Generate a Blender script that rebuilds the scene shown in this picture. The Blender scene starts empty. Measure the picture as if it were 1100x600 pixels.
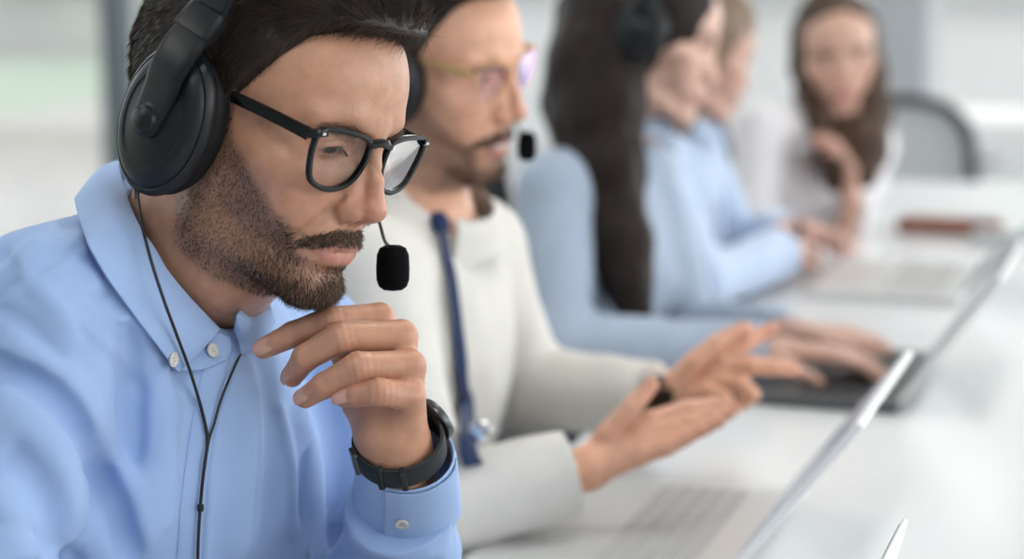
HRES=.13; SRES=.2; TILT=37; FILL_LAMP=10.0; WORLD=3.1; FST=3.4; EXPO=0.45; MUL=198
import bpy, math, random, time
import numpy as np
T0=time.time()
rng=np.random.default_rng(7)
COL=bpy.context.scene.collection
# ------------------------------------------------------------------ camera model (used to lay out real positions from the view)
FPX=2300.0; TH=math.atan(400/2300.)
CAM=np.array([0,0,133.0])
RT=np.array([1.,0,0]); FW=np.array([0,math.cos(TH),-math.sin(TH)]); UP=np.array([0,math.sin(TH),math.cos(TH)])
def at(px,py,d):
    """point (cm) seen at px,py at depth d (cm) along the lens axis"""
    return CAM+d*(FW+RT*(px-550)/FPX-UP*(py-300)/FPX)
def proj(p):
    q=np.asarray(p)-CAM; d=q@FW
    return np.stack([550+FPX*(q@RT)/d,300-FPX*(q@UP)/d,d],-1)
def rotv(v):
    v=np.array(v,float);a=np.linalg.norm(v)+1e-12;k=v/a;K=np.array([[0,-k[2],k[1]],[k[2],0,-k[0]],[-k[1],k[0],0]])
    return np.eye(3)+np.sin(a)*K+(1-np.cos(a))*K@K
def unit(v): v=np.asarray(v,float); return v/(np.linalg.norm(v)+1e-9)
def frame(f,up=(0,0,1)):
    """columns forward,left,up"""
    f=unit(f); l=unit(np.cross(up,f)); u=np.cross(f,l); return np.stack([f,l,u],1)
# ------------------------------------------------------------------ signed distance tools (all cm, float32)
f32=np.float32
def A(*a): return np.array(a,f32)
def ell(P,c,r,M=None):
    q=P-A(*c)
    if M is not None: q=q@M.astype(f32)
    r=A(*r); a=np.sqrt(((q/r)**2).sum(1)); b=np.sqrt(((q/(r*r))**2).sum(1))+1e-6
    return a*(a-1)/b
def sph(P,c,r): 
    q=P-A(*c); return np.sqrt((q*q).sum(1))-f32(r)
def cone(P,a,b,ra,rb):
    a=np.asarray(a,f32); ab=np.asarray(b,f32)-a; q=P-a
    t=np.clip((q@ab)/(ab@ab+1e-9),0,1); q=q-t[:,None]*ab
    return np.sqrt((q*q).sum(1))-(ra+(rb-ra)*t)
def smin(a,b,k):
    h=np.maximum(k-np.abs(a-b),0)/k; return np.minimum(a,b)-h*h*k*.25
def smax(a,b,k): return -smin(-a,-b,k)
def chain(P,pts,rs,k=.4):
    d=None
    for i in range(len(pts)-1):
        e=cone(P,pts[i],pts[i+1],rs[i],rs[i+1]); d=e if d is None else smin(d,e,k)
    return d
def seg(P,a,b):
    """distance and parameter to segment"""
    a=np.asarray(a,f32); ab=np.asarray(b,f32)-a; q=P-a
    t=np.clip((q@ab)/(ab@ab+1e-9),0,1); q=q-t[:,None]*ab
    return np.sqrt((q*q).sum(1)),t
def pdist(P,pts):
    """distance to a polyline and the 0..1 parameter along it"""
    D=None;n=len(pts)-1
    for i in range(n):
        d,t=seg(P,pts[i],pts[i+1]); t=(t+i)/n
        if D is None: D,Tt=d,t
        else:
            m=d<D; D=np.where(m,d,D); Tt=np.where(m,t,Tt)
    return D,Tt
def rbox(P,c,h,r,M=None):
    q=P-A(*c)
    if M is not None: q=q@M.astype(f32)
    q=np.abs(q)-A(*h)+r
    return np.sqrt((np.maximum(q,0)**2).sum(1))+np.minimum(q.max(1),0)-r
def sm01(x): x=np.clip(x,0,1); return x*x*(3-2*x)
def gauss(d,w): return np.exp(-(d/w)**2)
def hashn(i,j,k,s):
    n=(i*374761393+j*668265263+k*2147483647+s*1274126177)&0xffffffff
    n=((n^(n>>13))*1274126177)&0xffffffff
    return ((n^(n>>16))&0xffff).astype(f32)/32768.0-1
def vnoise(P,scale,seed=0):
    q=P/scale; i=np.floor(q).astype(np.int64); f=(q-i).astype(f32); f=f*f*(3-2*f)
    out=0
    for dx in (0,1):
        for dy in (0,1):
            for dz in (0,1):
                w=(f[:,0] if dx else 1-f[:,0])*(f[:,1] if dy else 1-f[:,1])*(f[:,2] if dz else 1-f[:,2])
                out=out+w*hashn(i[:,0]+dx,i[:,1]+dy,i[:,2]+dz,seed)
    return out
def evalc(f,P,n=400000):
    return np.concatenate([f(P[i:i+n]) for i in range(0,len(P),n)]) if len(P)>n else f(P)
def sdf_mesh(f,lo,hi,h,slack=1.6):
    """isosurface of f by sparse surface nets -> verts, quads"""
    lo=np.asarray(lo,float); hi=np.asarray(hi,float); B=8
    nb=np.ceil((hi-lo)/(h*B)).astype(int); N=nb*B
    g=[lo[a]+(np.arange(nb[a])*B+(B-1)/2)*h for a in range(3)]
    G=np.stack(np.meshgrid(*g,indexing='ij'),-1).reshape(-1,3).astype(f32)
    dc=evalc(f,G); act=np.abs(dc)<h*B*.87*slack
    V=np.repeat(np.repeat(np.repeat(dc.reshape(nb),B,0),B,1),B,2).astype(f32)
    V=V.reshape(nb[0],B,nb[1],B,nb[2],B).transpose(0,2,4,1,3,5).reshape(-1,B**3).copy()
    off=np.stack(np.meshgrid(*[(np.arange(B)-(B-1)/2)*h]*3,indexing='ij'),-1).reshape(-1,3).astype(f32)
    ia=np.nonzero(act)[0]
    for s in range(0,len(ia),800):
        ii=ia[s:s+800]; P=(G[ii][:,None,:]+off[None]).reshape(-1,3)
        V[ii]=f(P).reshape(len(ii),-1)
    V=V.reshape(nb[0],nb[1],nb[2],B,B,B).transpose(0,3,1,4,2,5).reshape(N)
    S=V<0
    n=N-1
    cnt=np.zeros(n,np.int8)
    for dx in (0,1):
        for dy in (0,1):
            for dz in (0,1): cnt+=S[dx:dx+n[0],dy:dy+n[1],dz:dz+n[2]]
    ci=np.argwhere((cnt>0)&(cnt<8))
    idx=np.full(n,-1,np.int32); idx[tuple(ci.T)]=np.arange(len(ci))
    acc=np.zeros((len(ci),3)); c=np.zeros(len(ci))
    cor=[(a,b,d) for a in (0,1) for b in (0,1) for d in (0,1)]
    vals={k:V[ci[:,0]+k[0],ci[:,1]+k[1],ci[:,2]+k[2]] for k in cor}
    for a in cor:
        for ax in range(3):
            if a[ax]==0:
                b=list(a); b[ax]=1; b=tuple(b); va,vb=vals[a],vals[b]
                m=(va<0)!=(vb<0); t=np.where(m,va/(va-vb+1e-12),0)
                for q in range(3): acc[:,q]+=np.where(m,a[q]+(t if q==ax else 0),0)
                c+=m
    vert=(ci+acc/c[:,None])*h+lo
    quads=[]
    for ax in range(3):
        o=[a for a in range(3) if a!=ax]
        sl0=[slice(1,n[a]) for a in range(3)]; sl0[ax]=slice(0,n[ax]); sl1=list(sl0); sl1[ax]=slice(1,n[ax]+1)
        s0=S[tuple(sl0)]; s1=S[tuple(sl1)]
        e=np.argwhere(s0!=s1); st=s0[tuple(e.T)]
        e=e+np.array([0 if a==ax else 1 for a in range(3)])
        def cell(da,db):
            q=e.copy(); q[:,o[0]]-=da; q[:,o[1]]-=db; return idx[tuple(q.T)]
        Q=np.stack([cell(1,1),cell(0,1),cell(0,0),cell(1,0)],1)
        fl=st if ax!=1 else ~st
        Q[~fl]=Q[~fl][:,::-1]; quads.append(Q)
    Q=np.concatenate(quads)
    Q=Q[(Q>=0).all(1)]
    # pull onto the surface
    for _ in range(1):
        d=evalc(f,vert.astype(f32)); g=grad(f,vert.astype(f32),h*.5); vert=vert-g*np.clip(d,-h,h)[:,None]*.8
    return vert,Q
def grad(f,P,e=.05):
    P=P.astype(f32); d=np.stack([evalc(f,P+A(*(e*(a==0),e*(a==1),e*(a==2))))-evalc(f,P-A(*(e*(a==0),e*(a==1),e*(a==2)))) for a in range(3)],1)
    return d/(np.linalg.norm(d,axis=1,keepdims=True)+1e-9)
def hit(f,px,py,d0=90,d1=400,off=0.):
    """where the sight line through px,py meets the surface f"""
    dr=at(px,py,2.)-at(px,py,1.); d=float(d0)
    for _ in range(200):
        p=at(px,py,d); v=float(f(p[None].astype(f32))[0])-off
        if v<.01: break
        d+=max(v*.7,.01)
        if d>d1: break
    return at(px,py,d)
# ------------------------------------------------------------------ mesh output
def mesh(name,V,Fc,mat=None,parent=None,smooth=True,attrs=None,origin=None):
    V=np.asarray(V,float)/100.0
    o0=np.zeros(3) if origin is None else np.asarray(origin,float)/100
    me=bpy.data.meshes.new(name)
    if isinstance(Fc,np.ndarray):
        k=Fc.shape[1]; me.vertices.add(len(V)); me.vertices.foreach_set('co',(V-o0).astype(f32).ravel())
        me.loops.add(Fc.size); me.polygons.add(len(Fc))
        me.loops.foreach_set('vertex_index',Fc.astype(np.int32).ravel())
        me.polygons.foreach_set('loop_start',np.arange(0,Fc.size,k,dtype=np.int32))
        me.update(calc_edges=True)
    else:
        me.from_pydata([tuple(v) for v in (V-o0)],[],[tuple(int(i) for i in q) for q in Fc]); me.update()
    me.validate()
    if smooth: me.polygons.foreach_set('use_smooth',np.ones(len(me.polygons),bool))
    if attrs:
        for k,v in attrs.items():
            a=me.attributes.new(k,'FLOAT','POINT'); a.data.foreach_set('value',np.asarray(v,f32))
    o=bpy.data.objects.new(name,me); COL.objects.link(o); o.location=tuple(o0)
    if mat: me.materials.append(mat)
    if parent is not None: par(o,parent)
    return o
def par(o,p):
    o.parent=p; o.matrix_parent_inverse=world(p).inverted()
def world(o):
    m=o.matrix_basis.copy()
    return (world(o.parent)@o.matrix_parent_inverse@m) if o.parent else m
def empty(name,loc=(0,0,0)):
    o=bpy.data.objects.new(name,None); COL.objects.link(o); o.location=tuple(np.asarray(loc,float)/100); o.empty_display_size=.05; return o
def tag(o,label=None,cat=None,group=None,kind=None):
    if label: o['label']=label
    if cat: o['category']=cat
    if group: o['group']=group
    if kind: o['kind']=kind
    return o
class MB:
    """collects shapes into one mesh (cm)"""
    def __init__(s): s.v=[];s.f=[];s.n=0
    def add(s,V,Fc):
        s.v.append(np.asarray(V,float)); s.f+= [tuple(int(i)+s.n for i in q) for q in Fc]; s.n+=len(V); return s
    def box(s,c,h,M=None,bev=0.0):
        h=np.asarray(h,float); V=[];b=min(bev,*(h*.95))
        if b<=0:
            V=np.array([[x,y,z] for x in(-1,1) for y in(-1,1) for z in(-1,1)],float)*h
            Fc=[(0,1,3,2),(4,6,7,5),(0,4,5,1),(2,3,7,6),(0,2,6,4),(1,5,7,3)]
        else:
            # chamfered box: 24 verts
            idx={};V=[]
            for x in(-1,1):
                for y in(-1,1):
                    for z in(-1,1):
                        for a in range(3):
                            p=np.array([x,y,z])*(h-b); p[a]=(x,y,z)[a]*h[a]; idx[(x,y,z,a)]=len(V); V.append(p)
            V=np.array(V);Fc=[]
            def q(l): 
                c0=V[l].mean(0); nrm=np.cross(V[l[1]]-V[l[0]],V[l[2]]-V[l[0]])
                Fc.append(tuple(l) if nrm@c0>0 else tuple(l[::-1]))
            for a in range(3):
                o=[i for i in range(3) if i!=a]
                for sg in(-1,1):
                    l=[]
                    for u,w in((-1,-1),(1,-1),(1,1),(-1,1)):
                        k=[0,0,0];k[a]=sg;k[o[0]]=u;k[o[1]]=w;l.append(idx[(*k,a)])
                    q(l)
            for a in range(3):
                o=[i for i in range(3) if i!=a]
                for u in(-1,1):
                    for w in(-1,1):
                        k1=[0,0,0];k1[a]=-1;k1[o[0]]=u;k1[o[1]]=w;k2=list(k1);k2[a]=1
                        q([idx[(*k1,o[0])],idx[(*k2,o[0])],idx[(*k2,o[1])],idx[(*k1,o[1])]])
            for x in(-1,1):
                for y in(-1,1):
                    for z in(-1,1): q([idx[(x,y,z,0)],idx[(x,y,z,1)],idx[(x,y,z,2)]])
        V=np.asarray(V)
        if M is not None: V=V@np.asarray(M).T
        return s.add(V+np.asarray(c,float),Fc)
    def tube(s,pts,r,n=10,cap=True,flat=None,up=None,e=1.):
        """swept round or flattened section; r scalar/list; flat=(a,b) multipliers"""
        V,Fc=sweep(pts,r,n,cap,flat,up,False,e); return s.add(V,Fc)
    def disc(s,c,ax,prof,n=32,sq=(1,1),up=(0,0,1),close=True):
        """lathe: prof=[(radius,height)...] around axis ax; sq scales the two radial axes"""
        w=unit(ax); u=np.cross(up,w)
        if np.linalg.norm(u)<1e-3: u=np.cross((1,0,0),w)
        u=unit(u); v=np.cross(w,u); V=[]
        for r,hh in prof:
            for i in range(n):
                t=2*math.pi*i/n; V.append(np.asarray(c)+u*math.cos(t)*r*sq[0]+v*math.sin(t)*r*sq[1]+w*hh)
        Fc=[]
        for j in range(len(prof)-1):
            for i in range(n): Fc.append((j*n+i,j*n+(i+1)%n,(j+1)*n+(i+1)%n,(j+1)*n+i))
        if close:
            Fc.append(tuple(range(n))[::-1]); Fc.append(tuple((len(prof)-1)*n+i for i in range(n)))
        return s.add(V,Fc)
    def build(s,name,mat=None,parent=None,smooth=True,origin=None):
        V=np.concatenate(s.v); o=mesh(name,V,s.f,mat,parent,smooth,origin=V.mean(0) if origin is None else origin)
        if smooth: sharp(o,35)
        return o
def sharp(o,deg):
    me=o.data
    import bmesh
    bm=bmesh.new(); bm.from_mesh(me); lim=math.radians(deg)
    for e in bm.edges:
        if len(e.link_faces)==2 and e.calc_face_angle(0)>lim: e.smooth=False
    bm.to_mesh(me); bm.free()
def catmull(pts,m=8,closed=False):
    P=np.asarray(pts,float); n=len(P); out=[]
    rg=range(n) if closed else range(n-1)
    for i in rg:
        if closed: p0,p1,p2,p3=P[(i-1)%n],P[i],P[(i+1)%n],P[(i+2)%n]
        else: p0,p1,p2,p3=P[max(i-1,0)],P[i],P[i+1],P[min(i+2,n-1)]
        for k in range(m):
            t=k/m; out.append(.5*((2*p1)+(-p0+p2)*t+(2*p0-5*p1+4*p2-p3)*t*t+(-p0+3*p1-3*p2+p3)*t**3))
    if not closed: out.append(P[-1])
    return np.array(out)
def sweep(pts,r,n=10,cap=True,flat=None,up=None,closed=False,e=1.):
    pw=lambda v: math.copysign(abs(v)**e,v) if abs(v)>1e-9 else 0.
    P=np.asarray(pts,float); m=len(P); r=np.broadcast_to(np.asarray(r,float),(m,)) if np.ndim(r)<2 else r
    Tn=np.gradient(P,axis=0) if not closed else np.roll(P,-1,0)-np.roll(P,1,0)
    Tn/=np.linalg.norm(Tn,axis=1,keepdims=True)+1e-9
    if up is None:
        u=np.cross(Tn[0],(0,0,1)); 
        if np.linalg.norm(u)<.1: u=np.cross(Tn[0],(1,0,0))
        u=unit(u)
    V=[]
    for i in range(m):
        if up is not None: 
            upi=up[i] if np.ndim(up)==2 else up
            u=unit(np.cross(Tn[i],upi))
        else: u=unit(u-Tn[i]*(u@Tn[i]))
        w=np.cross(Tn[i],u); a,b=flat if flat else (1,1)
        for k in range(n):
            t=2*math.pi*k/n; V.append(P[i]+r[i]*(a*pw(math.cos(t))*u+b*pw(math.sin(t))*w))
    Fc=[]
    for i in range(m if closed else m-1):
        j=(i+1)%m
        for k in range(n): Fc.append((i*n+k,i*n+(k+1)%n,j*n+(k+1)%n,j*n+k))
    if cap and not closed: Fc.append(tuple(range(n))[::-1]); Fc.append(tuple((m-1)*n+k for k in range(n)))
    return V,Fc
def strands(roots,dirs,nrm,length,rad,curl=.3,seg_n=3,lift=.3,jit=.15,sag=None,keep=None):
    """tapered three-sided hairs; dirs: lie direction; returns V,F,att(random per hair)"""
    n=len(roots); L=np.broadcast_to(length,(n,)).astype(float); Rr=np.broadcast_to(rad,(n,))
    d=dirs+nrm*lift+rng.normal(0,jit,(n,3)); d/=np.linalg.norm(d,axis=1,keepdims=True)
    bend=rng.normal(0,curl,(n,3))-nrm*lift*.9
    pts=[roots-nrm*.04]; p=roots-nrm*.04
    for s in range(seg_n):
        p=p+d*(L/seg_n)[:,None]; pts.append(p)
        d=d+bend/seg_n
        if sag is not None: d=d+sag/seg_n
        if keep is not None: d=keep(p,d)
        d/=np.linalg.norm(d,axis=1,keepdims=True)
    u=np.cross(pts[-1]-pts[0],nrm); u/=np.linalg.norm(u,axis=1,keepdims=True)+1e-9
    w=np.cross(u,(pts[-1]-pts[0])); w/=np.linalg.norm(w,axis=1,keepdims=True)+1e-9
    V=[]
    for s,pp in enumerate(pts):
        rr=(Rr*(1-.75*s/seg_n))[:,None]
        for k in range(3):
            a=2*math.pi*k/3; V.append(pp+u*rr*math.cos(a)+w*rr*math.sin(a))
    V=np.stack(V,1); m=V.shape[1]; base=(np.arange(n)*m)[:,None]
    Fs=[]
    for s in range(seg_n):
        for k in range(3): Fs.append(np.concatenate([base+s*3+k,base+s*3+(k+1)%3,base+s*3+3+(k+1)%3,base+s*3+3+k],1))
    Fc=np.concatenate(Fs)
    return V.reshape(-1,3),Fc,np.repeat(rng.random(n),m)
def scatter(V,Q,dens,n):
    """n random points on the mesh, weight given per vertex -> pts, barycentric vertex normals"""
    tri=np.concatenate([Q[:,[0,1,2]],Q[:,[0,2,3]]]); a,b,c=V[tri[:,0]],V[tri[:,1]],V[tri[:,2]]
    cr=np.cross(b-a,c-a); ar=np.linalg.norm(cr,axis=1)*.5
    w=ar*dens[tri].mean(1); w=w/w.sum(); t=rng.choice(len(tri),n,p=w)
    r1=np.sqrt(rng.random(n))[:,None]; r2=rng.random(n)[:,None]
    p=a[t]*(1-r1)+b[t]*r1*(1-r2)+c[t]*r1*r2
    nn=cr[t]/(np.linalg.norm(cr[t],axis=1,keepdims=True)+1e-12)
    return p,nn
# ------------------------------------------------------------------ materials
def mat(name,color=(.8,.8,.8),rough=.5,metal=0.,spec=.5,**kw):
    m=bpy.data.materials.new(name); m.use_nodes=True; b=m.node_tree.nodes['Principled BSDF']
    b.inputs['Base Color'].default_value=(*color,1); b.inputs['Roughness'].default_value=rough; b.inputs['Metallic'].default_value=metal
    b.inputs['Specular IOR Level'].default_value=spec
    for k,v in kw.items(): b.inputs[k.replace('_',' ')].default_value=v
    return m
class NT:
    def __init__(s,m): s.t=m.node_tree; s.n=s.t.nodes; s.b=s.n.get('Principled BSDF')
    def new(s,ty,**kw):
        n=s.n.new('ShaderNode'+ty)
        for k,v in kw.items():
            if k.startswith('i_'): n.inputs[k[2:].replace('_',' ')].default_value=v
            else: setattr(n,k,v)
        return n
    def link(s,a,b): s.t.links.new(a,b)
    def noise(s,scale,detail=3,coord='Object',stretch=None,dist=0):
        tc=s.new('TexCoord'); nz=s.new('TexNoise'); nz.inputs['Scale'].default_value=scale; nz.inputs['Detail'].default_value=detail; nz.inputs['Distortion'].default_value=dist
        if stretch:
            mp=s.new('Mapping'); mp.inputs['Scale'].default_value=stretch; s.link(tc.outputs[coord],mp.inputs[0]); s.link(mp.outputs[0],nz.inputs['Vector'])
        else: s.link(tc.outputs[coord],nz.inputs['Vector'])
        return nz
    def ramp(s,fac,cols):
        r=s.new('ValToRGB'); e=r.color_ramp.elements
        while len(e)<len(cols): e.new(.5)
        for i,(p,c) in enumerate(cols): e[i].position=p; e[i].color=(*c,1)
        s.link(fac,r.inputs[0]); return r.outputs[0]
    def mix(s,fac,a,b,mode='MIX'):
        m=s.new('MixRGB',blend_type=mode)
        for inp,v in ((m.inputs[0],fac),(m.inputs[1],a),(m.inputs[2],b)):
            if hasattr(v,'links') or hasattr(v,'is_linked'): s.link(v,inp)
            elif np.ndim(v)==0: inp.default_value=v
            else: inp.default_value=(*v,1)
        return m.outputs[0]
    def bump(s,h,strength=.2,dist=.001,prev=None):
        b=s.new('Bump'); b.inputs['Strength'].default_value=strength; b.inputs['Distance'].default_value=dist; s.link(h,b.inputs['Height'])
        if prev: s.link(prev,b.inputs['Normal'])
        return b.outputs[0]
    def attr(s,name): 
        a=s.new('Attribute'); a.attribute_name=name; return a.outputs['Fac']
def skin_mat(name,base,lip=(.48,.17,.16),stub=(.09,.055,.04),red=(.5,.16,.11),rough=.37,sss=.1):
    m=mat(name,base,rough,spec=.5); t=NT(m)
    n1=t.noise(90,3); c=t.ramp(n1.outputs[0],[(.3,tuple(x*.88 for x in base)),(.7,tuple(min(1,x*1.08) for x in base))])
    c=t.mix(t.attr('red'),c,red); c=t.mix(t.attr('lip'),c,lip); c=t.mix(t.attr('stub'),c,stub)
    t.link(c,t.b.inputs['Base Color'])
    n2=t.noise(1400,2); n3=t.noise(420,3)
    b=t.bump(n2.outputs[0],.22,.0006); b=t.bump(n3.outputs[0],.25,.0008,b); t.link(b,t.b.inputs['Normal'])
    t.b.inputs['Subsurface Weight'].default_value=sss; t.b.inputs['Subsurface Radius'].default_value=(.012,.004,.002); t.b.inputs['Subsurface Scale'].default_value=.6
    return m
def hair_mat(name,c0,c1,rough=.38,c2=None):
    m=mat(name,c0,rough,spec=.5); t=NT(m)
    cols=[(0,c0),(.75,c1)]+([(1,c2)] if c2 else [])
    t.link(t.ramp(t.attr('rnd'),cols),t.b.inputs['Base Color'])
    return m
def cloth_mat(name,c,rough=.75,weave=1800,bump=.15,var=.05,sheen=.2):
    m=mat(name,c,rough,spec=.25); t=NT(m)
    n=t.noise(weave,1); n2=t.noise(30,3)
    cc=t.ramp(n2.outputs[0],[(.3,tuple(x*(1-var) for x in c)),(.7,tuple(min(1,x*(1+var)) for x in c))])
    t.link(cc,t.b.inputs['Base Color']); t.link(t.bump(n.outputs[0],bump,.0004),t.b.inputs['Normal'])
    t.b.inputs['Sheen Weight'].default_value=sheen
    return m
# ------------------------------------------------------------------ a human head, face forward +x, left +y, up +z, cm from the ear line
HM=dict(lidm=-.36,lidh=.14,nose=1.,jaw=1.,smile=.0,chin=1.,male=1.,open=0.)
def head_sdf(p0,ears=(True,True),**kw):
    q=dict(HM); q.update(kw); jw=q['jaw']; no=q['nose']; ch=q['chin']; male=q['male']; sm=q['smile']
    def f(P):
        Q=P.copy(); Q[:,1]=np.abs(Q[:,1]); x,y,z=Q.T
        d=ell(Q,(-.5,0,4.6),(9.9,7.5,8.7))
        d=smin(d,ell(Q,(3.6,0,5.2),(5.7,6.5,5.4)),1.5)
        d=smin(d,ell(Q,(2.6,0,-1.2),(6.6,6.1*(.5+.5*jw),7.0)),2.2)           # mid face
        d=smin(d,cone(Q,(.6,5.3,-.5),(1.0,4.9*jw,-6.1),1.3,1.15),1.8)        # jaw branch
        d=smin(d,cone(Q,(1.0,4.9*jw,-6.1),(7.4,1.5,-8.5),1.15,1.1),1.6)      # jaw line
        d=smin(d,ell(Q,(7.8+.3*(ch-1),0,-8.2),(1.6*ch,2.15,1.35*ch)),1.0)            # chin
        d=smin(d,ell(Q,(5.6,4.9,-.3),(2.3,1.75,1.5)),1.8)                    # cheek bone
        d=smin(d,ell(Q,(7.3,0,-4.9),(2.45,3.0,2.7)),1.3)                     # mouth mound
        d=smin(d,ell(Q,(6.4,3.0,-2.9),(2.0,1.9,2.2)),1.3)                    # cheek
        bx=.35*male
        d=smin(d,chain(Q,[(8.35+bx,0,3.4),(8.2+bx,2.2,3.75),(6.9+bx*.6,4.7,3.5),(5.6,5.7,2.4)],[.75,.8,.75,.6],.6),1.1)  # brow
        d=smax(d,-ell(Q,(10.0,3.3,1.7),(1.75,1.75,1.35)),1.2)                  # eye hollow
        d=smax(d,-ell(Q,(9.3,.9,1.9),(.6,.9,.9)),.7)
        # nose
        d=smin(d,chain(Q,[(8.9,0,3.6),(9.5,0,2.1),(10.35*(.3+.7*no)+.0,0,.0),(10.95*(.2+.8*no),0,-1.75)],[.6,.44,.52,.7],.3),.9)
        nx=10.8*(.2+.8*no)
        d=smin(d,sph(Q,(nx+.05,.18,-1.9),.76),.4)
        d=smin(d,cone(Q,(8.8,.75,.2),(9.5,.95,-2.0),.55,.72),1.0)
        d=smin(d,ell(Q,(9.6,1.22,-2.45),(.95,.55,.70)),.6)
        d=smin(d,cone(Q,(10.5,0,-2.5),(9.3,0,-3.25),.42,.5),.5)
        crease=gauss(pdist(Q,[(9.3,1.75,-1.5),(8.9,2.0,-2.4),(9.3,1.7,-3.05)])[0],.22); d=d+.12*crease
        d=smax(d,-ell(Q,(9.95,.72,-3.15),(.7,.3,.36),rotv((0,.25,0))),.15)     # nostril
        d=d+.10*gauss(pdist(Q,[(10.2,0,-3.2),(10.2,0,-4.2)])[0],.3)            # philtrum
        d=d+.16*sm01(1-np.abs(z+7.0)/.9)*sm01(1-y/2.6)*(x>6)
        # lips
        mc=(8.2,2.75,-5.35+.55*sm)
        up=[(9.55,0,-4.95),(9.45,.6,-4.87),(9.1,1.6,-5.0),mc]; lo=[(9.3,0,-5.85),(9.2,.8,-5.88),(8.9,1.6,-5.75),mc]
        d=smin(d,chain(Q,up,[.33,.34,.27,.10],.3),.3)
        op=q['open']
        lo2=[(a,b,c-op) if i<3 else (a,b,c) for i,(a,b,c) in enumerate(lo)]
        d=smin(d,chain(Q,lo2,[.37,.37,.30,.10],.3),.35)
        slit=[(10.6,0,-5.32-op*.5),(10.2,.9,-5.28-op*.45),(9.4,2.0,-5.3-op*.3+.2*sm),(8.2,3.0,-5.35+.6*sm)]
        sd=chain(Q,slit,[.06+op*.5,.06+op*.5,.06+op*.2,.05],.1)
        d=smax(d,-sd,.22)
        d=smax(d,-cone(Q,(9.9,0,-5.35-op*.5),(9.2,1.6,-5.3-op*.3),.05+op*.55,.04+op*.4),.2)
        d=d+.22*gauss(pdist(Q,[(9.0,2.3,-2.6),(8.0,3.4,-4.3),(7.7,3.6,-5.4)])[0],.45)*(.5+sm)   # smile fold
        if sm>0: d=d-.35*sm*gauss(pdist(Q,[(7.6,3.6,-1.5),(6.8,4.6,-2.2)])[0],1.3)
        # eyelids
        E=Q-A(7.4,3.25,1.95); r=np.sqrt((E*E).sum(1))+1e-6
        d=smin(d,smax(r-1.42,-(E[:,0]+.1),.3),.45)
        az=np.arctan2(E[:,1],E[:,0]); el=np.arctan2(E[:,2],np.hypot(E[:,0],E[:,1]))
        mid=q['lidm']-.12*az; half=q['lidh']*np.sqrt(np.maximum(1-((az-.05)/.85)**2,0.0001))
        sl=np.maximum((np.abs(el-mid)-half)*r,1.0-r); sl=np.where(E[:,0]>0,sl,9)
        d=smax(d,-sl,.08)
        cr=np.abs(el-(mid+half+.30))*r; d=d+.10*gauss(cr,.12)*(r<2.2)*(np.abs(az)<1.0)*(E[:,0]>0)      # lid crease
        bag=np.abs(el-(mid-half-.35))*r; d=d+.06*gauss(bag,.2)*(r<2.2)*(np.abs(az)<.9)*(E[:,0]>0)
        # ears
        for sgn,on in ((1,ears[0]),(-1,ears[1])):
            if on:
                W=P-A(-.9,sgn*7.35,.9); W[:,1]*=sgn
                M=rotv((0,0,.35))@rotv((0,-.2,0))
                e=ell(W,(0,0,0),(1.75,.55,3.0),M)
                W2=(W@M.astype(f32)); 
                e=smax(e,-ell(W2,(.15,.75,.15),(1.15,.75,2.0)),.3)
                e=smin(e,cone(W2,(1.2,.1,-.4),(1.2,.1,.3),.32,.3),.25)
                d=smin(d,e,.35)
        return d
    return f
def face_attrs(V,beard=0.,lipc=1.,reds=1.,**kw):
    """what colours the skin itself: lips, ruddy places, stubble roots (V in head cm)"""
    q=dict(HM); q.update(kw); sm=q['smile']; op=q['open']
    Q=V.copy(); Q[:,1]=np.abs(Q[:,1]); x,y,z=Q.T; Q=Q.astype(f32)
    mc=(8.2,2.6,-5.35+.55*sm)
    du=pdist(Q,[(10.1,0,-4.98),(9.9,.6,-4.92),(9.4,1.6,-5.06),mc])[0]; dl=pdist(Q,[(10.,0,-5.85-op),(9.8,.8,-5.85-op),(9.3,1.6,-5.7-op*.8),mc])[0]
    lip=np.clip(1-(np.minimum(du/.33,dl/.43)-.8)/.3,0,1)*(x>7.6)*sm01((2.8-y)/.5)
    red=.35*gauss(np.linalg.norm(Q-A(10.6,.5,-1.7),axis=1),1.5)+.22*gauss(np.linalg.norm(Q-A(7.3,4.3,-1.6),axis=1),2.0)+.3*gauss(np.linalg.norm(Q-A(-.9,7.5,.9),axis=1),3)
    red=red+.25*gauss(np.abs(np.linalg.norm(Q-A(7.4,3.25,1.95),axis=1)-1.4),.4)*(z<2.2)
    return lip*lipc,np.clip(red,0,1)*reds
def beard_mask(V,off=0.):
    """cheeks, jaw, chin, upper lip (head cm)"""
    Q=V.copy(); Q[:,1]=np.abs(Q[:,1]); x,y,z=Q.T
    # cheek line: from sideburn (x 1.5,z 0) down to the mouth corner
    line=np.interp(x,[0,1.8,3.0,5.5,7.2,8.2,9.0],[4.5,3.2,.5,-2.0,-3.9,-4.8,-4.9])-off*sm01(x/3)
    m=sm01((line-z)/1.9+.4)
    # moustache
    ms=sm01((.66-np.abs(z-np.interp(y,[0,1.2,2.8,3.6],[-4.15,-4.2,-4.9,-6.2])))/.35)*sm01((3.6-y)/.5)*(x>7)
    # bare patch around the lips
    lipm=pdist(Q.astype(f32),[(10,0,-5.4),(9.4,1.6,-5.4),(8.3,2.7,-5.2)])[0]
    m=m*sm01((lipm-.75)/.45)
    side=gauss(np.hypot(y-1.9,z+7.0),.7)*.75*(x>7)
    m=np.clip(m-side,0,1)
    low=np.interp(x,[-3,0,3,6,9],[-6,-8.8,-10.8,-11.8,-12.]); m=m*sm01((z-low)/2.2+.4)
    m=m*sm01((x+.9)/2.0)
    return np.clip(np.maximum(m,ms),0,1)

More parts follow.
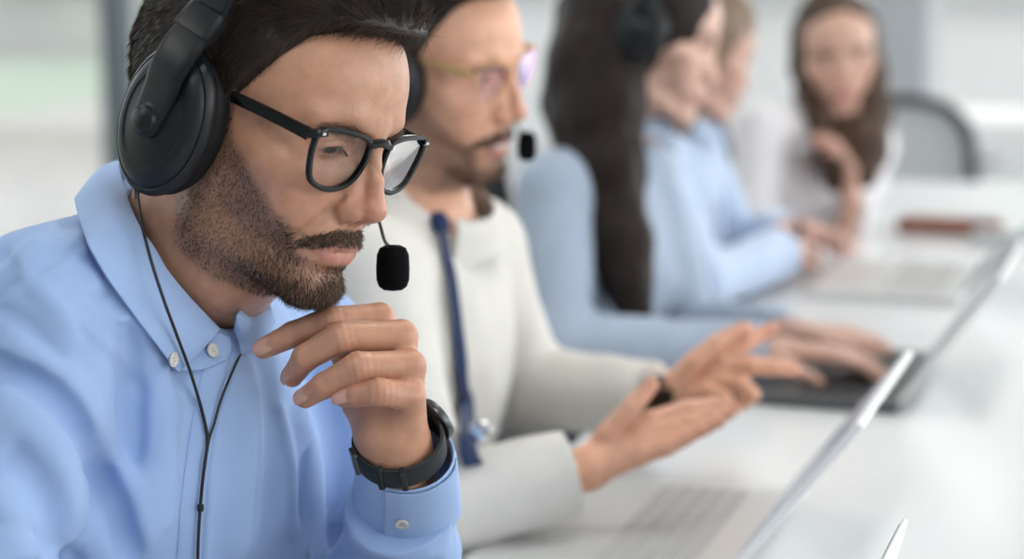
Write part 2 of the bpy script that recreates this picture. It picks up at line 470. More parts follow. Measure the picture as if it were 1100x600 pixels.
def mask_edge(z,line,w): return sm01((z-line)/w+.5)
def hair_short(L,top=1.9,side=.75,quiff=.5,hl=0.):
    """thickness of short hair at head-cm points (negative outside the hairline)"""
    x,y,z=L.T; ya=np.abs(y)
    zh=np.interp(x,[-9,-4,-2.6,-2.4,.3,.5,2.3,2.7,4.2,5.8,7.0,8.8],[-5,-5,-4.,2.6,3.4,.2,.2,3.4,5.6+hl,8.4+hl,9.3+hl,9.6+hl])
    m=sm01((z-zh)/1.1+.35)
    t=side+(top-side)*sm01((z-6.5)/5)*sm01((7.6-ya)/4)
    t=t+quiff*sm01((z-8)/2)*gauss(np.abs(x-6.0),2.2)
    return m*(t+.6)-.6,m
def hair_shell(hd,fn):
    def f(P):
        L=hd.L(P); d=hd.base(L); t,m=fn(L)
        return (d-t+.10*vnoise(L*A(.35,1,1),.5,5)*(m>.3))*hd.s*.8
    return f
def head_base(L):
    Q=L.copy(); Q[:,1]=np.abs(Q[:,1])
    d=ell(Q,(-.5,0,4.6),(9.9,7.5,8.7)); d=smin(d,ell(Q,(3.6,0,5.2),(5.7,6.5,5.4)),1.5); d=smin(d,ell(Q,(2.6,0,-1.2),(6.6,6.1,7.0)),2.2)
    d=smin(d,cone(Q,(-2.6,0,-1.5),(-1.6,0,-8),6.0,5.6),1.6)
    return smin(d,cone(Q,(.6,5.3,-.5),(1.0,4.9,-5.6),1.3,1.15),1.8)
# ------------------------------------------------------------------ bodies
def hand_sdf(ch,wr,wrp,palm_r=1.15,k=.16,pr=None):
    """ch: five chains (thumb first) of joints, first joint = knuckle; wr wrist, wrp forearm point"""
    FR=[[1.2,1.05,.95,.74],[1.04,.99,.86,.70],[1.08,1.04,.88,.72],[1.04,.99,.84,.69],[.94,.88,.76,.62]]
    sc=palm_r/1.15
    def f(P):
        d=None
        for i,c in enumerate(ch):
            r=[x*sc for x in FR[i]][-len(c):]
            e=None
            for j in range(len(c)-1):
                s=cone(P,c[j],c[j+1],r[j],r[j+1])
                # joints swell, shafts pinch
                e=s if e is None else smin(e,s,.22)
            d=e if d is None else smin(d,e,k)
        pm=None; w=np.asarray(wr)
        for i,c in enumerate(ch):
            if i==0:
                s=cone(P,w,c[0],1.5*sc,1.25*sc)
            else: s=cone(P,w+(np.asarray(c[0])-w)*.12,c[0],1.45*sc,(1.02 if i<4 else .98)*sc)
            pm=s if pm is None else smin(pm,s,.9)
        d=smin(d,pm,.35)
        s=cone(P,wr,wrp,1.9*sc,2.2*sc)
        return smin(d,s,1.4)
    return f
def gen_hand(w,fwd,dors,side,curl=(.3,.3,.3,.3,.3),spread=.08,sc=1.,thumb=(.6,.5)):
    """joints of an open or curled hand. fwd along the palm, dors = back-of-hand normal, side=+1: thumb on the (fwd x dors) side"""
    f=unit(fwd); n=unit(dors-np.dot(dors,f)*f); s=np.cross(f,n)*side; w=np.asarray(w,float); ch=[]
    # thumb
    t0=w+(f*2.6+s*2.4-n*.9)*sc; td=unit(f*math.cos(thumb[0])+s*math.sin(thumb[0])-n*.35); 
    t1=t0+td*3.3*sc; td2=unit(td*math.cos(thumb[1]*.6)-s*math.sin(thumb[1]*.6)*.8-n*.1+f*.2); t2=t1+td2*2.7*sc
    ch.append([w+(f*1.2+s*1.5-n*.5)*sc,t0,t1,t2])
    LEN=[(4.3,2.6,1.9),(4.8,2.9,2.0),(4.4,2.8,2.0),(3.5,2.1,1.8)]; off=[(8.9,2.9),(9.1,.9),(8.6,-1.1),(7.8,-2.9)]
    for i in range(4):
        p=w+(f*off[i][0]+s*off[i][1]+n*(.15-.08*i))*sc; c=[p]; a=curl[i+1]; th=a*.8
        fd=unit(f+s*(1.5-i)*spread)
        for L in LEN[i]:
            dr=fd*math.cos(th)-n*math.sin(th); p=p+dr*L*sc; c.append(p); th+=a
        ch.append(c)
    return ch
def torso_frame(N,SL,SR,PV):
    lat=unit(np.asarray(SL)-SR); up=unit(np.asarray(N)-PV); fw=unit(np.cross(lat,up)); up=np.cross(fw,lat); return fw,lat,up
def shirt_sdf(N,SL,SR,EL,ER,WL,WR,PV,g=1.,thick=0.,neck=None,neck_r=5.6,sleeve=(4.0,3.4),bust=0.,noise=.5,seed=0,hipz=None):
    N,SL,SR,EL,ER,WL,WR,PV=[np.asarray(a,float) for a in (N,SL,SR,EL,ER,WL,WR,PV)]
    fw,lat,up=torso_frame(N,SL,SR,PV); M=np.stack([fw,lat,up],1)
    mid=(SL+SR)/2
    def f(P):
        d=ell(P,mid-up*13*g+fw*1.5*g,(10.5*g+thick,16.5*g+thick,18*g+thick),M)
        d=smin(d,ell(P,mid*.45+PV*.55+fw*1.0,(11*g+thick,14.8*g+thick,20*g),M),5)
        d=smin(d,ell(P,PV,(11.5*g,16*g,11*g),M),5)
        if bust:
            for s in(1,-1): d=smin(d,sph(P,mid-up*17*g+fw*8.2*g+lat*s*7*g,5.2*g*bust),3.5)
        for S,E,W in ((SL,EL,WL),(SR,ER,WR)):
            d=smin(d,cone(P,N-up*2.5,S,5.0*g+thick,5.0*g+thick),4.5)
            a=smin(cone(P,S,E,5.9*g+thick,4.7*g+thick),cone(P,E,W,4.7*g+thick,sleeve[1]+thick),1.8)
            d=smin(d,a,2.2)
        d=smin(d,cone(P,N-up*5,N+up*1.5,7.2*g,neck_r),3)
        if noise:
            q=P@M.astype(f32)
            d=d+noise*(.35*vnoise(q*A(1,1,.45),5.0,seed)+.12*vnoise(q*A(1,1,.7),2.2,seed+3))
        return d
    return f
def chunk(f,lo,hi,h,attrf=None,clip=None):
    V,Q=sdf_mesh(f,lo,hi,h); return V,Q
def join(parts):
    Vs,Qs,n=[],[],0
    for V,Q in parts: Vs.append(V);Qs.append(Q+n);n+=len(V)
    return np.concatenate(Vs),np.concatenate(Qs)
def bounds(pts,m):
    p=np.array(pts,float); return p.min(0)-m,p.max(0)+m
class Head:
    """head placed in the world: t cm, M columns forward,left,up, s scale"""
    def __init__(s,t,M,sc=1.,ears=(True,True),**kw): s.t=np.asarray(t,float); s.M=np.asarray(M,float); s.s=sc; s.kw=kw; s.loc=head_sdf(None,ears=ears,**kw)
    def L(s,P): return ((P-s.t)@s.M/s.s).astype(f32)
    def W(s,P): return np.asarray(P,float)*s.s@s.M.T+s.t
    def D(s,v): return np.asarray(v,float)@s.M.T
    def f(s,P): return s.loc(s.L(P))*s.s
def eyeballs(hd,root,iris=(.05,.028,.015),look=(1,0,-.35)):
    for sg in(1,-1):
        c=hd.W((7.4,3.25*sg,1.95)); ax=hd.D(unit(np.array(look)))
        b=MB(); r=1.23*hd.s
        b.disc(c,ax,[(r*math.sin(a),-r*math.cos(a)) for a in np.linspace(.02,math.pi-.5,24)],28); e=b.build('eyeball',M_EYE,root)
        b=MB(); b.disc(c,ax,[(r*math.sin(a),-r*math.cos(a)) for a in (math.pi-.5,math.pi-.35,math.pi-.2)],28); m=mat('iris',iris,.2,spec=.25); b.build('iris',m,e)
        b=MB(); b.disc(c,ax,[(r*math.sin(a),-r*math.cos(a)) for a in (math.pi-.2,math.pi-.02)],28); b.build('pupil',M_BLACKGLOSS,e)
def head_attrs(V,hd,beard=0.,stubble=.0,lipc=1.,far=None):
    L=hd.L(V).astype(float); lip,red=face_attrs(L,lipc=lipc,**hd.kw)
    stub=beard_mask(L,getattr(hd,'boff',0.))*beard if beard else np.zeros(len(V))
    out=np.linalg.norm(L,axis=1)>16; lip[out]=0; stub=np.where(out,0,stub)*sm01((L[:,2]+10.8)/1.5)
    return lip,red,stub

# ------------------------------------------------------------------ seated colleague
def fingers_chain(c): return c
def seated(name,hd,N,SL,SR,EL,ER,WL,WR,PV,skin,cloth,trous,handL,handR,g=1.,bust=0,hres=.3,sres=.6,seed=1,beard=0.,shoe=None,legs=True,neck_r=5.2,neckd=(-1.6,0,-8),sleeve=3.6,cuff_cut=1.5,hs=1.,noise=.8,knee_dir=None,lipc=1.,vneck=0):
    root=empty(name,(PV[0],PV[1],0))
    base=shirt_sdf(N,SL,SR,EL,ER,WL,WR,PV,g=g,noise=noise,seed=seed,sleeve=(4,sleeve),bust=bust,neck_r=neck_r+.8)
    fw,lat,up=torso_frame(N,SL,SR,PV)
    NN=hd.W(neckd)
    def sh(P):
        d=base(P); d=smax(d,-cone(P,NN,np.asarray(N)+fw*2.5+up*3.5,neck_r+1.1,neck_r+.8),.6)
        if vneck: d=smax(d,-cone(P,np.asarray(N)+fw*9+up*4,np.asarray(N)+fw*12-up*vneck,4.,1.),.6)
        for E_,W_ in ((EL,WL),(ER,WR)):
            a=unit(np.asarray(W_)-E_); s=(P-A(*W_))@a.astype(f32); q=P-A(*W_); ra=np.sqrt((q*q).sum(1)); d=np.where(ra<14,smax(d,s,.25),d)
        return d
    def bd(P):
        d=hd.f(P); d=smin(d,cone(P,hd.W((-2.6,0,-1.5)),NN,5.6*hd.s,neck_r),1.4)
        d=smin(d,cone(P,NN,np.asarray(N)+fw*1.5,neck_r,neck_r+.5),1.5)
        return smin(d,ell(P,np.asarray(N)-up*7+fw*0.,(6*g,9*g,6*g),np.stack([fw,lat,up],1)),3)
    lo,hi=bounds([hd.W((0,0,2))],15*hd.s); lo=np.minimum(lo,np.asarray(N)-13)
    V,Q=sdf_mesh(bd,lo,hi,hres); lip,red,stub=head_attrs(V,hd,beard,lipc=lipc)
    far=np.linalg.norm(hd.L(V),axis=1)>15; red=np.where(far,0,red)
    head_vq=(V,Q)
    parts=[(V,Q)]; att=[lip*.8,red,stub*.55]; hv=[]
    for h,W_,E_ in ((handL,WL,EL),(handR,WR,ER)):
        if h is None: continue
        a=unit(np.asarray(W_)-E_); hf=hand_sdf(h,np.asarray(W_)+a*1.5,np.asarray(W_)-a*6,palm_r=1.15*hs,k=.12)
        V2,Q2=sdf_mesh(hf,*bounds([c for ch in h for c in ch]+[np.asarray(W_)-a*5],3),hres*.7)
        parts.append((V2,Q2)); z=np.zeros(len(V2)); tp=np.min([np.linalg.norm(V2-np.array(c[-1]),axis=1) for c in h],0)
        att=[np.concatenate([att[0],z]),np.concatenate([att[1],.3*gauss(tp,1.5)+.08]),np.concatenate([att[2],z])]
    T=lambda P: base(P)+1.6
    tv=sdf_mesh(T,*bounds([N,SL,SR,EL,ER,WL,WR,PV],8),2.2); parts.append(tv); z=np.zeros(len(tv[0])); att=[np.concatenate([a,z]) for a in att]
    VV,QQ=join(parts); mesh('body',VV,QQ,skin,root,attrs=dict(lip=att[0],red=att[1],stub=att[2]))
    V,Q=sdf_mesh(sh,*bounds([N,SL,SR,EL,ER,WL,WR,PV],13),sres); mesh('shirt',V,Q,cloth,root)
    if legs:
        n=DN if knee_dir is None else knee_dir; dd=np.array([-n[1],n[0],0]); PVz=np.array(PV,float)
        def tr(P):
            d=ell(P,PVz-np.array([0,0,1]),(13*g,15*g,10*g)) 
            for s in(1,-1):
                h0=PVz+dd*s*8*g; k=PVz+n*41*g+dd*s*10; k[2]=55; a=k+n*3; a[2]=9
                d=smin(d,smin(cone(P,h0,k,8.2*g,6.4*g),cone(P,k,a,6.2*g,4.4*g),2),2)
            return d+.25*vnoise(P,4.,seed)
        k=PVz+n*48; k2=k.copy(); k2[2]=5
        V,Q=sdf_mesh(tr,*bounds([PVz,k,k2,PVz-n*6],20),1.1); mesh('trousers',V,Q,trous,root)
        for s in(1,-1):
            a=PVz+n*44*g+dd*s*10; a[2]=4
            fs=lambda P: smax(smin(cone(P,a+n*0,a+n*13-np.array([0,0,1.2]),4.0,3.2),cone(P,a-n*3+np.array([0,0,-.5]),a+np.array([0,0,5]),3.6,3.9),1.5),-(P[:,2]-.2),.5)
            V,Q=sdf_mesh(fs,*bounds([a,a+n*15],7),.8); mesh('shoe',V,Q,shoe,root)
    return root,head_vq,sh
def long_hair(hd,root,mt,locks,h=.4,seed=0,cap=(1.5,1.2),part=True,strand_n=9000,rad=.05,face_open=None,name='hair'):
    """volume of long hair: a cap over the skull joined with falling locks (chains of world points with radii)"""
    def f(P):
        L=hd.L(P); Q=L.copy(); Q[:,1]=np.abs(Q[:,1])
        d=ell(Q,(-1.0,0,4.6),(9.7+cap[0]*.7,7.6+cap[1],8.9+cap[0]))
        d=smin(d,ell(Q,(-3.5,0,-1.5),(6.5,7.0,7.0)),2)
        # open the face: in front of a slanting plane
        fo=face_open or (7.4,4.3)
        x,y,z=Q.T; 
        cut=ell(Q,(10.5,0,-1.0),(7.6,fo[1]+1.6,fo[0]+3.0))
        d=smax(d,-cut,.8)*hd.s
        for pts,rs in locks: d=smin(d,chain(P,pts,rs,2.0),1.6)
        return d+.22*vnoise(P*A(1,1,.22),1.1,seed)+.3*vnoise(P*A(1,1,.3),3.,seed+1)
    allp=[p for l,_ in locks for p in l]+[hd.W((0,0,4)),hd.W((-9,0,4)),hd.W((0,0,14))]
    V,Q=sdf_mesh(f,*bounds(allp,13),h)
    mesh(name,V,Q,mt,root,attrs=dict(rnd=np.clip(.35+.35*vnoise((V*np.array([1,1,.12])).astype(f32),.6,seed+2),0,1)))
    return V,Q
# ------------------------------------------------------------------ shared materials
M_EYE=mat('eye_white',(.60,.54,.50),.2,spec=.3); M_BLACKGLOSS=mat('pupil_black',(.005,.005,.005),.08)
M_SKIN1=skin_mat('skin_warm',(.55,.285,.18))
HAIR1=hair_mat('brown_hair',(.016,.010,.007),(.05,.031,.021),.45,(.12,.08,.055))
BEARD1=hair_mat('brown_beard',(.022,.013,.009),(.085,.05,.03),.5,(.30,.21,.14))
M_HPLASTIC=mat('headset_plastic',(.008,.010,.013),.36,spec=.35); M_HSOFT=mat('headset_leatherette',(.005,.005,.006),.6,spec=.25)
M_FOAM=mat('microphone_foam',(.004,.004,.005),.95,spec=.1)
_t=NT(M_FOAM); _t.link(_t.bump(_t.noise(900,2).outputs[0],.8,.001),_t.b.inputs['Normal'])
M_CORD=mat('black_cord',(.006,.006,.007),.45)
M_CHROME=mat('polished_metal',(.75,.76,.78),.15,1.)
M_ACET=mat('glossy_acetate',(.004,.005,.006),.1,spec=.32)
def glass_mat(name,tint=(1,1,1),rough=.0,refl=1.0,rc=(1,1,1)):
    m=bpy.data.materials.new(name); m.use_nodes=True; t=m.node_tree; t.nodes.clear()
    o=t.nodes.new('ShaderNodeOutputMaterial'); tr=t.nodes.new('ShaderNodeBsdfTransparent'); tr.inputs[0].default_value=(*tint,1)
    g=t.nodes.new('ShaderNodeBsdfGlossy'); g.inputs['Roughness'].default_value=rough; g.inputs[0].default_value=(*rc,1); fr=t.nodes.new('ShaderNodeFresnel'); fr.inputs[0].default_value=1.5
    ml=t.nodes.new('ShaderNodeMath'); ml.operation='MULTIPLY'; ml.inputs[1].default_value=refl; t.links.new(fr.outputs[0],ml.inputs[0])
    mx=t.nodes.new('ShaderNodeMixShader'); t.links.new(ml.outputs[0],mx.inputs[0]); t.links.new(tr.outputs[0],mx.inputs[1]); t.links.new(g.outputs[0],mx.inputs[2]); t.links.new(mx.outputs[0],o.inputs[0]); return m
for m_ in (HAIR1,BEARD1): m_.node_tree.nodes['Principled BSDF'].inputs['Specular IOR Level'].default_value=.3
M_LENS=glass_mat('spectacle_glass',(.96,.97,.97),0,.62)
# ================================================================== man in front
X1=np.array([-0.072,.285,-.543,-.177,1.495,1.172]); H1=Head(X1[3:]*100,rotv(X1[:3]),1.,ears=(True,True),lidm=-.33,lidh=.23,nose=1.0,chin=1.1,smile=.85)
H1.base=head_base
N1=at(176,285,157); SR1=at(35,372,141); SL1=at(318,378,172); PV1=np.array([-50,148,58.])
ER1=at(-95,840,130); EL1=at(432,676,167); WL1=at(428,488,149.5); WR1=at(150,830,138)
fw1,lat1,up1=torso_frame(N1,SL1,SR1,PV1)
def shirt1_base(P,_c=[None]):
    if _c[0] is None: _c[0]=shirt_sdf(N1,SL1,SR1,EL1,ER1,WL1+unit(EL1-WL1)*2.,WR1,PV1,noise=.3,sleeve=(4,3.75))
    d=_c[0](P)
    d=smin(d,cone(P,N1-up1*1+lat1*1,SR1+up1*3.4-lat1*1.0,6.2,4.6),3.)
    return smin(d,cone(P,at(300,560,172),at(310,900,176),10,13),5)
def body1(P):
    d=H1.f(P)
    nk=cone(P,H1.W((-2.6,0,-1.5)),H1.W((-1.6,0,-8)),6.0,5.7)
    nk=smin(nk,cone(P,H1.W((-1.6,0,-8)),N1+fw1*1.5,5.7,6.4),1.5)
    nk=smin(nk,cone(P,H1.W((3.0,0,-8.0)),N1+fw1*5,1.6,2.2),2.2)
    return smin(d,nk,1.6)
def tang(d,n): 
    d=d-n*(d*n).sum(1,keepdims=True); return d/(np.linalg.norm(d,axis=1,keepdims=True)+1e-9)
def beard_on(V,Q,hd,root,mt,n=32000,rad=.016,name='beard',scale=1.):
    L=hd.L(V).astype(float); w=beard_mask(L,getattr(hd,'boff',0.))**1.3*(1+1.5*((L[:,2]>-5.2)&(L[:,0]>8))); w[np.linalg.norm(L,axis=1)>16]=0; w*=(L[:,0]>-.5)*(L[:,2]>-10.2)*(L[:,2]>-8.2-.45*np.maximum(L[:,0],0))
    p,nn=scatter(V,Q,w,n); l=hd.L(p).astype(float); x,y,z=l.T
    ln=hd.D(np.eye(3))  # rows: world dirs of local axes
    ms=((z>-5.1)|((np.abs(y)>2.4)&(z>-5.9)))&(x>7.2)
    dl=np.stack([.35*sm01((x-6)/3)-.25*(x<4),np.where(ms,np.sign(y)*np.minimum(np.abs(y)*.9,1.2),0.*y),np.where(ms,-.7,-1.)],1)
    d=tang(dl@np.asarray(hd.M).T,nn)
    ch=sm01((-z-5.5)/2.5)*sm01((x-3)/4)
    Ln=(.26+.42*ch+.25*ms)*rng.uniform(.6,1.25,n)*scale
    V2,F2,r=strands(p,d,nn,Ln,rad*hd.s,curl=.45,lift=.45,jit=.28)
    return mesh(name,V2,F2,mt,root,attrs=dict(rnd=r))
def brows_on(V,Q,hd,root,mt,n=900,rad=.016):
    L=hd.L(V); q=L.copy(); q[:,1]=np.abs(q[:,1])
    dd,_=pdist(q,[(9.5,1.0,2.4),(9.2,2.4,2.95),(8.0,4.2,3.1),(6.9,5.3,2.6)]); w=np.clip(1-dd/.55,0,1)*(np.linalg.norm(L,axis=1)<16)
    p,nn=scatter(V,Q,w,n); l=hd.L(p).astype(float); sg=np.sign(l[:,1])
    d=tang(np.stack([-.1+0*sg,sg,.35-.12*np.abs(l[:,1])],1)@np.asarray(hd.M).T,nn)
    V2,F2,r=strands(p,d,nn,.75*rng.uniform(.7,1.2,n),rad*hd.s,curl=.2,lift=.25,jit=.15)
    return mesh('eyebrows',V2,F2,mt,root,attrs=dict(rnd=r))
def hair_short_on(hd,root,mt,n=34000,h=.25,top=2.6,rad=.022,lift=.42,**kw):
    fn=lambda L: hair_short(L,**kw)
    f=hair_shell(hd,fn); lo,hi=bounds([hd.W((0,0,4))],15*hd.s)
    V,Q=sdf_mesh(f,lo,hi,h)
    _,m=fn(hd.L(V)); L=hd.L(V); keep=(m>.12)[Q].all(1)
    Q=Q[keep]; us=np.unique(Q); mp=np.full(len(V),-1); mp[us]=np.arange(len(us)); V=V[us]; Q=mp[Q]; m=m[us]
    vv,qq=V,Q
    w=np.clip(m,0,1)**.5; p,nn=scatter(V,Q,w,n); l=hd.L(p).astype(float); x,y,z=l.T
    tp=sm01((z-8.0)/3.5)
    dl=np.stack([-.35-.95*tp+0.15*np.sin(y*1.3),.25*np.sign(y)*(1-tp)*0+.25*np.sin(x*.9+y),-.9*(1-tp)+.1*tp],1)
    d=tang(dl@np.asarray(hd.M).T,nn)
    Ln=(.9+(top-.9)*tp)*rng.uniform(.6,1.1,n)*hd.s
    p=p-nn*.05
    V2,F2,r=strands(p,d,nn,Ln,rad*hd.s,curl=.25,lift=lift,jit=.16,seg_n=4)
    r0=np.full(len(vv),.05)
    VV=np.concatenate([vv,V2]); FF=np.concatenate([qq,F2+len(vv)])
    return mesh('hair',VV,FF,mt,root,attrs=dict(rnd=np.concatenate([r0,r])))
# ---- skin
lo,hi=bounds([H1.W((0,0,2))],15); 
V,Q=sdf_mesh(body1,lo-np.array([0,0,9]),hi,HRES)
lip,red,stub=head_attrs(V,H1,1.)
P1=empty('person',(PV1[0],PV1[1],0)); 
BODYV=(V,Q,lip*.6,red,stub*.5)
eyeballs(H1,P1,look=(1,-.1,-.42))
beard_on(V,Q,H1,P1,BEARD1)
brows_on(V,Q,H1,P1,BEARD1)
hair_short_on(H1,P1,HAIR1)
# lashes
for sg in(1,-1):
    n=34; az=np.linspace(-.75,.8,n); mid=-.33-.12*az; half=.23*np.sqrt(np.maximum(1-((az-.05)/.85)**2,.0001)); el=mid+half
    r=1.42; lp=np.stack([7.4+r*np.cos(el)*np.cos(az),sg*(3.25+r*np.cos(el)*np.sin(az)),1.95+r*np.sin(el)],1)
    nn=np.stack([np.cos(el)*np.cos(az),sg*np.cos(el)*np.sin(az),np.sin(el)],1); d=nn*.6+np.array([.3,0,-.7])
    V2,F2,rr=strands(H1.W(lp),H1.D(d),H1.D(nn),[.8]*34,.032,curl=.05,lift=.1,jit=.08); mesh('eyelashes',V2,F2,BEARD1,P1,attrs=dict(rnd=rr*.3))
# ---- spectacles
def spectacles(hd,root,mt,lensm,rim=.17,shape=None,cx=9.85,cz=1.3,cy=3.55,temple_h=.42,wrap=.09,tilt=.10,rivet=None,tempm=None,bridge=.32,hinge_dy=.25):
    shape=shape or [(-2.35,1.1),(-1.3,1.62),(.8,1.85),(2.5,1.75),(2.95,1.15),(2.75,-.4),(2.0,-1.8),(.2,-2.3),(-1.5,-1.8),(-2.35,-.5)]
    S=catmull(shape,6,True)
    def place(sg,a,b,o=0.): # plane point -> head coords
        p=np.array([-.0,sg*(cy+a),b]); x=cx-abs(p[1])*wrap-(abs(p[1])**2)*.006+b*tilt+o
        return (x,p[1],cz+b)
    W=lambda l:hd.W(np.array(l))
    fr=MB()
    for sg in(1,-1):
        pts=W([place(sg,a,b) for a,b in S]); fw=hd.D((1,0,0))
        V_,F_=sweep(pts,rim,12,closed=True,flat=(1.15,1.3),up=fw,e=.6); fr.add(V_,F_)
    br=[place(1,-2.33,1.1),(cx+.15,.45,cz+1.3),(cx+.18,0,cz+1.36),(cx+.15,-.45,cz+1.3),place(-1,-2.33,1.1)]
    fr.tube(W(catmull(br,5)),bridge,8)
    if rivet is not None:
        for sg in(1,-1): fr.tube(W([place(sg,2.3,1.6,.05),place(sg,3.1,1.35,-.1),place(sg,3.45,1.25,-.45)]),[.3,.34,.32],10,e=.6)
    f_=fr.build('frame',mt,root)
    for sg in(1,-1):
        ln=MB(); N=len(S); pts=W([place(sg,a*.98,b*.98) for a,b in S]); c=pts.mean(0)
        ln.add(np.concatenate([pts,[c+hd.D((.12,0,0))]]),[(i,(i+1)%N,N) for i in range(N)]); ln.build('lens',lensm,root)
        if rivet is not None:
            rv=MB(); q=place(sg,2.75,1.5,.36); rv.disc(W(q),hd.D((1,0,0)),[(.02,.06),(.09,.05),(.12,0)][::-1],12,sq=(1.5,1)); rv.build('rivet',rivet,root)
        tm=MB(); h0=place(sg,3.35,1.25,-.35)
        pl=catmull([h0,(h0[0]-3.5,sg*(abs(h0[1])+hinge_dy),h0[2]+.35),(1.5,sg*7.7,h0[2]+.6),(-.8,sg*7.7,h0[2]+.2),(-2.6,sg*7.4,h0[2]-2.4)],5)
        tm.tube(W(pl),np.linspace(temple_h*1.1,temple_h*.8,len(pl)),12,flat=(.35,1.),up=hd.D((0,0,1)),e=.5); tm.build('temple',tempm or mt,root)
G1=tag(empty('eyeglasses',H1.W((9.7,0,2))),'glossy black acetate eyeglasses on the bearded man in the blue shirt','eyeglasses')
spectacles(H1,G1,M_ACET,M_LENS,rivet=M_CHROME)
# ---- headset
def headset(hd,root,cx=-.85,cz=.35,sz=(5.3,3.75),out=11.6,inn=7.2,lean=.17,sides=(-1,1),band_out=.3,plastic=None,soft=None,band_w=1.5,tiltc=0.):
    plastic=plastic or M_HPLASTIC; soft=soft or M_HSOFT
    W=lambda l:hd.W(np.array(l))
    a,b=sz; upl=unit(np.array([lean*.45+tiltc,0,1])); 
    for sg in sides:
        o=np.array([0,sg,0.])
        def ring(prof,mb,off=(0,0)):
            mb.disc(W((cx+off[0],0,cz+off[1])),hd.D(o),[(r*hd.s,h*hd.s) for r,h in prof],44,sq=(b/a,1),up=hd.D(upl) )
        cup=MB(); ring([(a*.8,inn+1.6),(a*.98,inn+1.7),(a*1.0,inn+2.1),(a*.985,inn+2.5),(a*.93,inn+2.75),(a*.90,inn+2.72),(a*.88,inn+2.9),(a*.80,inn+3.25),(a*.72,inn+3.45),(a*.66,inn+3.47),(a*.64,inn+3.4),(a*.60,inn+3.42),(a*.45,inn+3.7),(a*.2,inn+3.85),(.05,inn+3.87)],cup)
        cp=cup.build('ear_cup',plastic,root)
        cu=MB(); ring([(a*.5,inn+.2),(a*.62,inn-.2),(a*.8,inn-.2),(a*.93,inn+.15),(a*.97,inn+.7),(a*.95,inn+1.3),(a*.85,inn+1.75)],cu); cu.build('ear_cushion',soft,root)
        # yoke arm: pivot up to the band
        pv=np.array([cx,sg*(inn+3.95),cz]); dirl=unit(np.array([lean,0,1.]))
        ya=MB(); pts=[pv-dirl*1.0,pv+dirl*.2,pv+dirl*2.,pv+dirl*3.4+o*(.15),pv+dirl*5.0-o*.2,pv+dirl*6.4-o*.8]
        wd=[.75,1.25,1.33,1.4,1.45,1.42]
        V_,F_=sweep(W(catmull(pts,5)),np.interp(np.linspace(0,5,26),range(6),wd)*hd.s,20,flat=(.26,1.),up=hd.D(np.cross(o,dirl)),e=.45); ya.add(V_,F_); yk=ya.build('yoke',plastic,root)
        pd=MB(); pd.disc(W(pv-dirl*.1),hd.D(o),[(x*hd.s,y*hd.s) for x,y in [(1.25,-.2),(1.22,.3),(1.05,.38),(.95,.42),(.85,.66),(.5,.86),(.15,.92),(.02,.93)]],26,up=hd.D(upl)); pd.build('pivot',plastic,yk)
        co=MB(); p8=pv+dirl*6.4-o*.8; p9=pv+dirl*7.9-o*1.6
        V_,F_=sweep(W([p8-dirl*.1,p8+(p9-p8)*.1,p8+(p9-p8)*.9,p9]),[x*hd.s for x in (1.5,1.55,1.55,1.5)],20,flat=(.38,1.),up=hd.D(np.cross(o,dirl)),e=.35); co.add(V_,F_); co.build('slider_collar',plastic,root)
    # band
    top=15.4+band_out; dirl=unit(np.array([lean,0,1.])); y9=inn+3.95-1.6
    zt=lambda z:(cx+lean*(z-cz),z)
    P=[]; z9=cz+7.9*dirl[2]
    for t in np.linspace(-1,1,25):
        an=t*math.pi/2; yy=math.sin(an)*y9; zz=z9+(top-z9)*max(math.cos(an),0)**.8; P.append((cx+lean*(zz-cz),yy,zz))
    P=[(P[0][0],P[0][1],P[0][2]-.3)]+P+[(P[-1][0],P[-1][1],P[-1][2]-.3)]
    bd=MB(); C_=W(np.array(P)); upd=np.array([unit(np.cross(hd.D(unit((1,0,-lean))),np.gradient(C_,axis=0)[i])) for i in range(len(C_))])
    V_,F_=sweep(C_,1.25*hd.s*band_w/1.5,20,flat=(1.,.2),up=upd,e=.5); bd.add(V_,F_); bd.build('headband',plastic,root)
    pdp=MB(); C2=W(np.array(P[5:-5])-np.array([0,0,.45])); V_,F_=sweep(C2,1.3*hd.s,12,flat=(1.,.35),up=upd[5:-5]); pdp.add(V_,F_); pdp.build('headband_padding',soft,root)
HS1=tag(empty('headset',H1.W((0,0,15))),'large black over-ear headset with a boom microphone on the man in the blue shirt','headset')
headset(H1,HS1)
FO1=at(422,288,152)
fo=MB(); fo.disc(FO1-UP*1.62,UP+RT*.0,[(r*1.17,h*3.3) for r,h in [(.05,0),(.55,.02),(.85,.1),(1.,.25),(1.02,.5),(.98,.78),(.8,.93),(.45,.99),(.05,1.)]],24); fo.build('microphone_foam',M_FOAM,HS1)
bm_=MB(); bm_.tube(catmull([H1.W((.5,11,-2.5)),H1.W((4,10.5,-5)),at(385,190,161),at(405,232,156),at(413,258,153.5),FO1+UP*1.4-RT*.2,FO1],8),.13,8); bm_.build('microphone_boom',M_CORD,HS1)

